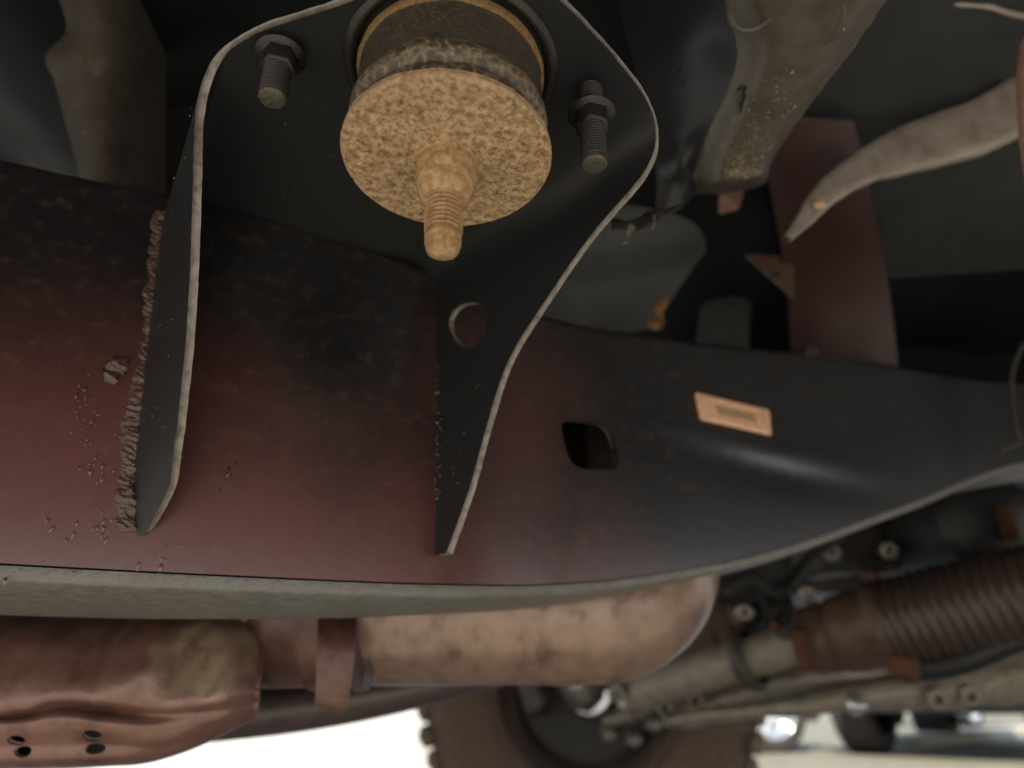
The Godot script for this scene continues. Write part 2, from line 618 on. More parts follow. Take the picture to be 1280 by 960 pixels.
func box_between(mb: MB, a: Vector3, b: Vector3, ch := 0.1) -> void:
	block(mb, (a + b) / 2, (b - a).abs(), Basis(), ch)

func cab_floor() -> void:
	var t := thing("cab_floor", "dark ribbed steel floor pan of the truck cab above everything", "floor pan", Vector3.ZERO)
	var f := MB.new()
	var rows := []
	for i in 60:
		var r := []
		var z := 0.3 - 2.2 * i / 59.0
		for j in 200:
			var x := -2.4 + 4.8 * j / 199.0
			var rib := smoothstep(0.25, 0.75, absf(fposmod(x * 5.0 + 0.3, 1.0) - 0.5) * 2.0)
			r.append(Vector3(x, 0.42 + 0.43 + rib * 0.012, z))
		rows.append(r)
	var rim := MB.new()
	sheet(rows, 0.01, f, rim)
	put("floor_sheet", f, M.pan, t)
	put("sheet_edge", rim, M.floor, t)
	var s := MB.new()
	box_between(s, Vector3(-2.4, 0.56, 0.27), Vector3(2.4, 0.9, 0.36))
	put("side_sill", s, M.sill, t)  # unseen sill, saturated red to tint the rail by reflection
	var u := MB.new()
	box_between(u, Vector3(-2.4, 0.6, -1.9), Vector3(2.4, 0.9, -1.98))
	put("far_sill", u, M.sill, t)
	var k := MB.new()
	box_between(k, Vector3(-2.4, 0.9, -1.97), Vector3(2.4, 1.5, 0.35))
	put("cab_side", k, M.sill, t)

func rail_at(t: float) -> Vector4:
	return at_curve([Vector4(-1.3000, -0.0000, 0.4657, 0.6544), Vector4(-0.7500, -0.1000, 0.4657, 0.6544), Vector4(-0.4200, -0.1850, 0.4657, 0.6544), Vector4(-0.2168, -0.2620, 0.4657, 0.6544), Vector4(-0.1264, -0.2930, 0.4656, 0.6539), Vector4(-0.0412, -0.3350, 0.4685, 0.6453), Vector4(0.0236, -0.3850, 0.4762, 0.6463), Vector4(0.0957, -0.4350, 0.4911, 0.6610), Vector4(0.1964, -0.5000, 0.5197, 0.6843), Vector4(0.3423, -0.5750, 0.5738, 0.7088), Vector4(0.5202, -0.6500, 0.6375, 0.7249), Vector4(0.8202, -0.7200, 0.6875, 0.7549), Vector4(1.2202, -0.7700, 0.6975, 0.7549)], t)

# a point of the rail: t along, o inwards from the outer face, y height
func rail_point(t: float, o: float, y: float) -> Vector3:
	var p := rail_at(t)
	var q := rail_at(minf(t + 0.02, 12.0)) if t < 11.97 else p
	var b := rail_at(maxf(t - 0.02, 0.0))
	var d := Vector2(q.x - b.x, q.y - b.y).normalized()
	return Vector3(p.x + d.y * o, y, p.y - d.x * o)

func reflection_tint(p: Vector3) -> Color:  # red reflection low on the rail, painted into the vertex colours
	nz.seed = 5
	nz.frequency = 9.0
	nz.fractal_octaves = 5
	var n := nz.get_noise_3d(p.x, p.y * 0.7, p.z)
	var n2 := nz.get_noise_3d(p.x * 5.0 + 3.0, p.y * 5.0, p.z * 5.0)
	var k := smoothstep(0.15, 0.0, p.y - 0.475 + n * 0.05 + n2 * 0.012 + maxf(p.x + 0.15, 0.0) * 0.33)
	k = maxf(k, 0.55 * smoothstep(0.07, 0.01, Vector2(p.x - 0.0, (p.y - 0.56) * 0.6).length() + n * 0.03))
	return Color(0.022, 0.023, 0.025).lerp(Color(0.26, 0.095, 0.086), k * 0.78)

# bare pale metal where the coating has worn off near the right end of the shield
func shield_tone(p: Vector3) -> Color:
	nz.seed = 12
	nz.frequency = 45.0
	nz.fractal_octaves = 4
	var n := nz.get_noise_3d(p.x, p.y, p.z) * 0.35
	var k := smoothstep(1.15, 0.75, Vector2((p.x + 0.172) / 0.026, (p.y - 0.445) / 0.024).length() + n)
	return Color(0.2, 0.115, 0.097).lerp(Color(0.34, 0.27, 0.2), k * 0.8)

func frame_rail() -> void:
	var t := thing("frame_rail", "black painted boxed frame rail crossing the photo, with a red reflection painted low down, kicking up at right", "frame rail")
	var rad := 0.004
	var cols := []
	var x := 0.0
	while x < 12.0:
		cols.append(x)
		x += 0.012 if x > 2.6 and x < 9.5 else 0.06
	cols.append(12.0)
	var g := []
	var bulge_at: Vector3 = Vector3(0.1947, 0.5882, -0.4989)
	for i in 82:
		var line := []
		for tt in cols:
			var q := rail_at(tt)
			var yt := q.w
			var yb := q.z
			var o := 0.0
			var y := 0.0
			if i < 4:
				o = 0.09 - (0.09 - rad) * i / 4.0
				y = yt
			elif i < 10:
				var a := (i - 4) / 6.0 * PI / 2
				o = rad - rad * sin(a)
				y = yt - rad + rad * cos(a)
			elif i < 72:
				o = 0.0
				y = lerpf(yt - rad, yb + rad, (i - 10) / 62.0)
			else:
				o = 0.0
				y = yb + rad - (i - 72) / 9.0 * 0.0005
			var p := rail_point(tt, o, y)
			if i > 12 and i < 80:
				var d := p - bulge_at
				var along := Vector2(d.x, d.z).length() * signf(d.x)
				var q2 := d.y / 0.011
				var lift := 0.0017 * q2 * exp(-q2 * q2 * 0.5) * exp(-pow(along / 0.095, 2.0))
				p = p + (rail_point(tt, -1.0, y) - rail_point(tt, 0.0, y)) * lift
			line.append(p)
		g.append(line)
	var web := MB.new()
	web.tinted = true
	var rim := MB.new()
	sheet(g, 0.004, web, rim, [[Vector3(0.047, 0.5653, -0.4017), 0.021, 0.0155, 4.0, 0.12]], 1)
	put("rail_web", web, M.rail, t)
	put("hole_edge", rim, M.paint, t)
	# lower flange, light on its underside put into the grey colour, and the rear wall of the box
	var wid := [0.1, 0.1, 0.1, 0.1, 0.085, 0.065, 0.055, 0.06, 0.07, 0.08, 0.08, 0.08, 0.08]
	var fg := []
	for i in 40:
		var line := []
		for tt in cols:
			var q := rail_at(tt)
			var w: float = at_curve(wid, tt)
			var f0 := clampf((i - 1) / 16.0, 0.0, 1.0)
			var o := 0.002 + 0.04 * (1.0 - cos(f0 * PI / 2))
			var y := q.z - 0.0035 * sin(f0 * PI / 2) + (0.003 if i == 0 else 0.0)
			if i > 17:
				o = lerpf(0.042, maxf(w, 0.05), minf((i - 17) / 13.0, 1.0))
			if i > 30:
				var a := (i - 30) / 9.0
				o = maxf(w, 0.05) + 0.008 * sin(minf(a * 2.0, 1.0) * PI / 2)
				y = q.z - 0.0035 + 0.008 * (1 - cos(minf(a * 2.0, 1.0) * PI / 2)) + maxf(a - 0.5, 0.0) * 0.3 * (q.w - q.z)
			line.append(rail_point(tt, o, y))
		fg.append(line)
	var fl := MB.new()
	var fr := MB.new()
	sheet(fg, 0.004, fl, fr, [[Vector3(-0.069, 0.4636, -0.3281), 0.0042, 0.0022, 2.0, 0.0]])
	put("lower_flange", fl, M.flange, t)
	put("flange_edge", fr, M.edge, t)
	var bw := MB.new()
	var bg := []
	for i in 6:
		var line := []
		for k in 100:
			var tt := k * 12.0 / 99.0
			var q := rail_at(tt)
			line.append(rail_point(tt, (at_curve(wid, tt) as float) + 0.006, lerpf(q.w, q.z + 0.02, i / 5.0)))
		bg.append(line)
	var br := MB.new()
	sheet(bg, 0.003, bw, br)
	put("rear_wall", bw, M.dark, t)
	# weld spatter on the outer face
	var sp := MB.new()
	sp.tinted = true
	for spot in [[Vector3(-0.1848, 0.5341, -0.2732), 40, 0.008], [Vector3(-0.1751, 0.51, -0.2763), 30, 0.008], [Vector3(-0.177, 0.4961, -0.2756), 30, 0.011], [Vector3(-0.1669, 0.4853, -0.2788), 26, 0.005], [Vector3(-0.2007, 0.562, -0.2679), 7, 0.0025], [Vector3(-0.126, 0.5136, -0.2931), 8, 0.004], [Vector3(-0.1407, 0.4773, -0.2875), 6, 0.006], [Vector3(-0.188, 0.4742, -0.272), 6, 0.01], [Vector3(-0.1471, 0.4736, -0.2852), 9, 0.004]]:
		for k in spot[1]:
			var c: Vector3 = spot[0] + Vector3(rng.randfn() * spot[2] * 0.45, rng.randfn() * spot[2], 0)
			var r := rng.randf_range(0.0004, 0.0016) * (0.4 + 0.6 * rng.randf())
			c.z = rail_z(c.x) + 0.0019
			var w := Vector3(-0.35, 0, 0.93)
			var ring := [[], [], []]
			var ph := rng.randf() * 6.0
			for q in 9:
				var g2 := TAU * q / 9.0
				var e := 1.0 + 0.35 * sin(g2 * 2.0 + ph) + 0.2 * sin(g2 * 3.0 + ph * 2.0)
				var d2 := Vector3(0.93 * cos(g2), sin(g2) * 1.3, 0.35 * cos(g2)) * r * e
				ring[0].append(c + d2)
				ring[1].append(c + d2 * 0.62 + w * r * 0.2)
				ring[2].append(c + d2 * 0.2 + w * r * 0.3)
			sp.grid(ring, true)
			sp.fan(ring[2])
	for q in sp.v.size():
		sp.c[q] = reflection_tint(sp.v[q])
	var spo := put("weld_spatter", sp, M.rail, t)
	spo.set_meta("kind", "stuff")
	# pale plate in place of a lit surface seen through a slot
	var lp := thing("slot_plate", "pale peach plate standing in for a lit slot on the rail's outer face", "stand-in plate")
	var A: Vector3 = Vector3(0.1323, 0.6261, -0.4571)
	var B: Vector3 = Vector3(0.2018, 0.6303, -0.5003)
	var C: Vector3 = Vector3(0.1998, 0.6083, -0.499)
	var D: Vector3 = Vector3(0.1343, 0.6052, -0.4583)
	var out := (D - A).cross(B - A).normalized()
	if out.z < 0:
		out = -out
	var cor := [A, B, C, D]
	var pm := MB.new()
	pm.grid([plate_ring(cor, out, 1.0, 0.0005), plate_ring(cor, out, 1.0, 0.0012), plate_ring(cor, out, 0.98, 0.0016), plate_ring(cor, out, 0.8, 0.0016), plate_ring(cor, out, 0.76, 0.0024), plate_ring(cor, out, 0.7, 0.0024), plate_ring(cor, out, 0.64, 0.0014)], true)
	pm.fan(plate_ring(cor, out, 0.64, 0.0014))
	put("plate", pm, M.peachplate, lp)
	var rb := MB.new()
	var mid2 := (A + B + C + D) / 4 + out * 0.0016
	var ux := (B - A).normalized()
	var uy := (D - A).normalized()
	slab(rb, [mid2 - ux * 0.02 - uy * 0.0035, mid2 + ux * 0.022 - uy * 0.0035, mid2 + ux * 0.022 + uy * 0.0035, mid2 - ux * 0.02 + uy * 0.0035], out, 0.0006)
	put("slot_rib", rb, M.peachrib, lp)

func plate_ring(cor: Array, out: Vector3, k: float, lift: float) -> Array:
	var pts := []
	var mid: Vector3 = (cor[0] + cor[1] + cor[2] + cor[3]) / 4.0
	for i in 4:
		var p: Vector3 = cor[i]
		var pa: Vector3 = cor[(i + 3) % 4]
		var pb: Vector3 = cor[(i + 1) % 4]
		for s in 5:
			var f := s / 4.0
			var e := p + (pa - p).normalized() * 0.003 * (1 - f) * (1 - f) + (pb - p).normalized() * 0.003 * f * f
			pts.append(mid + (e - mid) * k + out * lift)
	return pts

func rail_z(x: float) -> float:
	var lo := 0.0
	var hi := 12.0
	for k in 24:
		var m := (lo + hi) / 2
		if rail_at(m).x < x:
			lo = m
		else:
			hi = m
	return rail_at(lo).y

func mount_bracket() -> void:
	var t := thing("mount_bracket", "black folded sheet steel bracket welded to the frame rail, holding the rusty mount", "bracket")
	var sink := Vector3(0, 0, -0.003)
	var root := curve([Vector3(-0.1577, 0.482, -0.2816), Vector3(-0.1614, 0.5026, -0.2805), Vector3(-0.1648, 0.5311, -0.2795), Vector3(-0.1677, 0.5661, -0.2787), Vector3(-0.1717, 0.6088, -0.2773), Vector3(-0.1749, 0.6455, -0.2763)], 60)
	root.append_array(curve([Vector3(-0.1745, 0.6569, -0.2765), Vector3(-0.142, 0.6543, -0.287), Vector3(-0.0958, 0.6494, -0.3064), Vector3(-0.0506, 0.6498, -0.3295)], 70))
	root.append_array(curve([Vector3(-0.0455, 0.6435, -0.3323), Vector3(-0.0431, 0.5901, -0.3339), Vector3(-0.04, 0.523, -0.3356), Vector3(-0.0376, 0.4857, -0.3373)], 60))
	var front := curve([Vector3(-0.1488, 0.4841, -0.281), Vector3(-0.1367, 0.4982, -0.268), Vector3(-0.1323, 0.5123, -0.258), Vector3(-0.1265, 0.5423, -0.24), Vector3(-0.1228, 0.5748, -0.222), Vector3(-0.1209, 0.6043, -0.206), Vector3(-0.1218, 0.6334, -0.196)], 60)
	front.append_array(curve([Vector3(-0.1186, 0.642, -0.1911), Vector3(-0.1097, 0.642, -0.1817), Vector3(-0.0999, 0.642, -0.1752), Vector3(-0.0879, 0.642, -0.1699), Vector3(-0.0615, 0.642, -0.1618), Vector3(-0.0323, 0.642, -0.1516), Vector3(-0.0106, 0.642, -0.1483), Vector3(0.0054, 0.642, -0.1516), Vector3(0.0175, 0.642, -0.1603), Vector3(0.0347, 0.642, -0.1779), Vector3(0.0507, 0.642, -0.1972), Vector3(0.062, 0.642, -0.2144)], 70))
	front.append_array(curve([Vector3(0.0646, 0.635, -0.2209), Vector3(0.0625, 0.6292, -0.2232), Vector3(0.0549, 0.6226, -0.2314), Vector3(0.0376, 0.6117, -0.2502), Vector3(0.0203, 0.5934, -0.269), Vector3(0, 0.5683, -0.291), Vector3(-0.0113, 0.5365, -0.3033), Vector3(-0.0186, 0.5109, -0.3112), Vector3(-0.0289, 0.4836, -0.3224)], 60))
	for pass_no in 14:
		for line in [front, root]:
			var was: Array = line.duplicate()
			for k in range(1, was.size() - 1):
				if k > 40 and k < 90 or k > 110 and k < 150:
					line[k] = (was[k - 1] + was[k] * 2.0 + was[k + 1]) / 4.0
	var g := []
	for i in 44:
		var f := i / 43.0
		var line := []
		for k in root.size():
			line.append(((root[k] + sink) as Vector3).lerp(front[k], f))
		g.append(line)
	var face := MB.new()
	var rim := MB.new()
	nz.seed = 8
	sheet(g, 0.0033, face, rim, [[Vector3(-0.0209, 0.5996, -0.3137), 0.0122, 0.0165, 2.0, 0.2]], 0, 0.2)
	put("folded_plate", face, M.paint, t)
	put("worn_edge", rough_up(rough_up(rim, 0.00025, 60.0), 0.0002, 320.0, 6), M.edge, t)
	# weld along the left root
	var w := MB.new()
	var wp := curve([Vector3(-0.1595, 0.4819, -0.2812), Vector3(-0.1613, 0.4923, -0.2805), Vector3(-0.1649, 0.52, -0.2794), Vector3(-0.1673, 0.5499, -0.2787), Vector3(-0.17, 0.5825, -0.2779), Vector3(-0.1739, 0.6129, -0.2766), Vector3(-0.1766, 0.6451, -0.2758)], 260)
	var rows := []
	nz.frequency = 0.09
	nz.fractal_octaves = 4
	for k in wp.size():
		var p: Vector3 = wp[k]
		var s := k / 259.0
		var rr := 0.0042 + 0.0012 * nz.get_noise_1d(k * 0.35) + 0.0012 * nz.get_noise_1d(k * 0.09 + 30.0)
		rr *= minf(1.0, minf(k, 259 - k) / 6.0 + 0.25)
		var row := []
		for a in 15:
			var g2 := PI * a / 14.0
			var rip := 1.0 + 0.3 * nz.get_noise_2d(k * 3.4 + absf(a - 7.0) * 4.0, a * 4.5) + 0.35 * nz.get_noise_2d(k * 0.6 + 50.0, a * 1.2) 
			row.append(p + Vector3(-cos(g2) * 1.3 * (1.0 + 0.5 * nz.get_noise_2d(k * 1.2, 40.0 + a)), 0, 0) * rr + Vector3(0.25, 0.0, 0.97) * (sin(g2) * rr * rip * 0.85 - 0.0008))
		rows.append(row)
	w.grid(rows)
	put("weld_bead", w, M.weld, t)
	var bl := MB.new()
	var c0: Vector3 = Vector3(-0.1757, 0.5575, -0.2761)
	lathe(bl, [Vector2(0.0001, 0.006), Vector2(0.0026, 0.0048), Vector2(0.004, 0.003), Vector2(0.0052, 0.0)], c0, Vector3(-0.35, 0, 0.93), 30)
	lathe(bl, [Vector2(0.0001, 0.005), Vector2(0.0022, 0.004), Vector2(0.004, 0.0)], c0 + Vector3(-0.001, -0.006, 0.001), Vector3(-0.35, 0, 0.93), 12)
	put("weld_blob", rough_up(rough_up(bl, 0.003, 160.0), 0.001, 500.0), M.weld, t)
	var w2 := MB.new()
	var tack := curve([Vector3(-0.0314, 0.4865, -0.3415), Vector3(-0.0281, 0.4886, -0.3438), Vector3(-0.0273, 0.4974, -0.3444)], 20)
	tube(w2, tack, [Vector2(0.001, 0.001), Vector2(0.0022, 0.0018), Vector2(0.001, 0.001)], 10)
	put("tack_weld", rough_up(w2, 0.0012, 260.0), M.weld, t)
	# studs with their nuts, hanging from the top plate
	var up := Vector3.DOWN
	for s in [[Vector3(-0.0858, 0.64, -0.18), 0.0225], [Vector3(0.0306, 0.64, -0.1969), 0.0375]]:
		var st := MB.new()
		thread(st, s[0], up, 0.005, s[1], 0.0013)
		var so := put("stud", st, M.stud, t)
		var en := MB.new()
		lathe(en, [Vector2(0.0047, -0.001), Vector2(0.0049, 0.0006), Vector2(0.0042, 0.0016), Vector2(0.0001, 0.0018)], s[0] + up * s[1], up, 24)
		put("stud_end", rough_up(en, 0.0005, 300.0), M.studend, so)
		var nu := MB.new()
		nut(nu, s[0] + up * (0.001 if s[1] < 0.03 else 0.0125), up, 0.0069, 0.0085)
		lathe(nu, [Vector2(0.005, -0.0022), Vector2(0.0075, -0.002), Vector2(0.0092, -0.0002), Vector2(0.005, 0.0008)], s[0] + up * (0.002 if s[1] < 0.03 else 0.0135), up, 24)
		put("nut", nu, M.stud, so)
		if s[1] > 0.03:
			var sh := MB.new()
			lathe(sh, [Vector2(0.0035, 0.0), Vector2(0.0052, 0.012), Vector2(0.007, 0.0135)], s[0], up, 20)
			put("spacer", sh, M.stud, so)
	var gr := MB.new()
	for k in 70:
		var p := (Vector3(-0.0372, 0.5054, -0.3313) as Vector3).lerp(Vector3(-0.0406, 0.581, -0.3351), rng.randf()) + Vector3(absf(rng.randfn()) * 0.0015, rng.randfn() * 0.004, absf(rng.randfn()) * 0.001 + 0.0028)
		fleck(gr, p, rng.randf_range(0.00018, 0.00042))
	for k in 90:
		var p := g[rng.randi_range(3, 42)][rng.randi_range(5, 180)] as Vector3
		fleck(gr, p + Vector3(-0.002, -0.002, 0.002), rng.randf_range(0.00012, 0.0003))
	put("grit", gr, M.grit, t).set_meta("kind", "stuff")

func fleck(mb: MB, p: Vector3, r: float) -> void:
	var b := Basis.from_euler(Vector3(rng.randf() * 6, rng.randf() * 6, rng.randf() * 6))
	var a := [b * Vector3(r, 0, 0), b * Vector3(-r, r, 0) * 0.8, b * Vector3(-r, -r, r) * 0.7, b * Vector3(0, r * 0.5, -r * 1.5)]
	for f in [[0, 1, 2], [0, 2, 3], [0, 3, 1], [1, 3, 2]]:
		var o := mb.v.size()
		for k in f:
			mb.add(p + a[k])
		mb.tri(o, o + 1, o + 2)

func body_mount() -> void:
	var o: Vector3 = Vector3(-0.0233, 0.5965, -0.1902)
	var t := thing("body_mount", "rusty ochre body mount cushion with a wide washer and threaded bolt hanging down", "body mount", o)
	var up := Vector3.UP
	var r := MB.new()
	lathe(r, [Vector2(0.0335, 0.0195), Vector2(0.034, 0.0215), Vector2(0.0342, 0.026), Vector2(0.0343, 0.032), Vector2(0.0343, 0.0395)], Vector3.ZERO, up, 96)
	put("rubber_cushion", rough_up(r, 0.0005, 60.0), M.rubber, t)
	var rb := MB.new()
	var bead := [Vector2(0.03, 0.0015), Vector2(0.0345, 0.0022), Vector2(0.0358, 0.005), Vector2(0.0354, 0.0082), Vector2(0.0336, 0.0105), Vector2(0.0338, 0.0118), Vector2(0.0356, 0.014), Vector2(0.0361, 0.017), Vector2(0.0353, 0.0195), Vector2(0.0338, 0.0212)]
	var bp := []
	for k in 50:
		bp.append(at_curve(bead, k / 49.0 * (bead.size() - 1)))
	lathe(rb, bp, Vector3.ZERO, up, 140)
	put("rubber_bead", rough_up(rough_up(rb, 0.0006, 70.0), 0.0003, 300.0, 9), M.deadrubber, t)
	var sl := MB.new()
	lathe(sl, [Vector2(0.0343, 0.039), Vector2(0.0352, 0.0392), Vector2(0.0356, 0.041), Vector2(0.0352, 0.043)], Vector3.ZERO, up, 96)
	put("rusty_lip", rough_up(sl, 0.0004, 120.0), M.lip, t)
	var hg := MB.new()
	lathe(hg, [Vector2(0.034, 0.047), Vector2(0.0365, 0.044), Vector2(0.038, 0.0425), Vector2(0.0395, 0.0425), Vector2(0.041, 0.0445)], Vector3.ZERO, up, 96)
	put("hole_collar", hg, M.sleeve, t)
	var w := MB.new()
	var prof := [Vector2(0.009, -0.0006), Vector2(0.013, -0.0003), Vector2(0.02, 0.0), Vector2(0.033, 0.0003), Vector2(0.0366, 0.0004), Vector2(0.0374, 0.001), Vector2(0.0376, 0.002), Vector2(0.0371, 0.0029), Vector2(0.036, 0.0033), Vector2(0.02, 0.0033)]
	var dense := []
	for k in 60:
		dense.append(at_curve(prof, k / 59.0 * (prof.size() - 1)))
	lathe(w, dense, Vector3.ZERO, up, 160)
	put("washer", rough_up(rough_up(w, 0.00025, 90.0), 0.0002, 500.0, 4), M.ochre, t)
	var b := MB.new()
	lathe(b, [Vector2(0.0108, 0.002), Vector2(0.0109, -0.0008), Vector2(0.0108, -0.003), Vector2(0.0105, -0.0105), Vector2(0.0101, -0.0135), Vector2(0.0088, -0.0162), Vector2(0.0078, -0.0176), Vector2(0.007, -0.018), Vector2(0.005, -0.018)], Vector3.ZERO, up, 40)
	var bo := put("bolt", rough_up(b, 0.0005, 180.0), M.boltrust, t)
	var th := MB.new()
	thread(th, Vector3(0, -0.017, 0), Vector3.DOWN, 0.0066, 0.0148, 0.00185, 0.0085)
	put("bolt_thread", rough_up(th, 0.00025, 300.0), M.boltrust, bo)

func upper_left() -> void:
	# pressed hanger behind the rail
	var g := patch([[Vector3(-0.3098, 0.8674, -0.3), Vector3(-0.2699, 0.8451, -0.285), Vector3(-0.2573, 0.8674, -0.3), Vector3(-0.2643, 0.9271, -0.34)], [Vector3(-0.2946, 0.8335, -0.31), Vector3(-0.2647, 0.8135, -0.295), Vector3(-0.2544, 0.8335, -0.31), Vector3(-0.2602, 0.8869, -0.35)], [Vector3(-0.2941, 0.8207, -0.315), Vector3(-0.2644, 0.8017, -0.3), Vector3(-0.2539, 0.8207, -0.315), Vector3(-0.2593, 0.8716, -0.355)], [Vector3(-0.3058, 0.8065, -0.32), Vector3(-0.2653, 0.7884, -0.305), Vector3(-0.253, 0.8065, -0.32), Vector3(-0.258, 0.8549, -0.36)], [Vector3(-0.2973, 0.7881, -0.325), Vector3(-0.2638, 0.7734, -0.312), Vector3(-0.2551, 0.7938, -0.33), Vector3(-0.2592, 0.8391, -0.37)], [Vector3(-0.2861, 0.7564, -0.335), Vector3(-0.2581, 0.7433, -0.322), Vector3(-0.2525, 0.7614, -0.34), Vector3(-0.2558, 0.8016, -0.38)], [Vector3(-0.2726, 0.7189, -0.345), Vector3(-0.2517, 0.7058, -0.335), Vector3(-0.2479, 0.7209, -0.355), Vector3(-0.2479, 0.7433, -0.39)], [Vector3(-0.2627, 0.682, -0.35), Vector3(-0.2441, 0.6746, -0.34), Vector3(-0.2431, 0.6895, -0.36), Vector3(-0.2474, 0.7195, -0.4)]], 70, 40)
	var t := thing("pressed_hanger", "grey-brown pressed steel hanger with a notched edge above the rail, upper left", "hanger")
	var f := MB.new()
	var rim := MB.new()
	sheet(g, 0.003, f, rim)
	put("hanger_plate", f, M.hangerpaint if M.has("hangerpaint") else M.arm, t)
	put("hanger_edge", rim, M.arm, t)
	var gr := MB.new()
	for k in 36:
		var q := g[rng.randi_range(30, 56)][rng.randi_range(3, 25)] as Vector3
		fleck(gr, q + Vector3(0, -0.001, 0.003), rng.randf_range(0.0002, 0.0007))
	put("grit", gr, M.grit, t).set_meta("kind", "stuff")
	# dark plate with an oval slot beside it
	var p := MB.new()
	var pr := MB.new()
	var pg := patch([[Vector3(-0.3657, 1.0698, -0.42), Vector3(-0.2438, 1.0698, -0.42)], [Vector3(-0.3147, 0.889, -0.41), Vector3(-0.212, 0.889, -0.41)], [Vector3(-0.2673, 0.7195, -0.4), Vector3(-0.1809, 0.7126, -0.4)]], 60, 30)
	sheet(pg, 0.003, p, pr)
	var d := thing("dark_stay", "flat black stay plate between the pressed hanger and the mount bracket", "stay")
	put("stay_plate", p, M.dark, d)
	put("stay_edge", pr, M.dark, d)
	for s in [[Vector3(-0.2764, 0.8544, -0.335), 0.003, 0.011], [Vector3(-0.2655, 0.8026, -0.36), 0.0014, 0.0065]]:
		var q := MB.new()
		tube(q, [s[0] + Vector3(0, -s[2], 0), s[0] + Vector3(0, -s[2] * 0.6, 0.001), s[0], s[0] + Vector3(0, s[2] * 0.6, 0.001), s[0] + Vector3(0, s[2], 0)], [Vector2(0.0003, 0.0003), Vector2(s[1], s[1]) * 0.8, Vector2(s[1], s[1]), Vector2(s[1], s[1]) * 0.8, Vector2(0.0003, 0.0003)], 12, Vector3.FORWARD)
		put("raised_rib", q, M.arm, d)

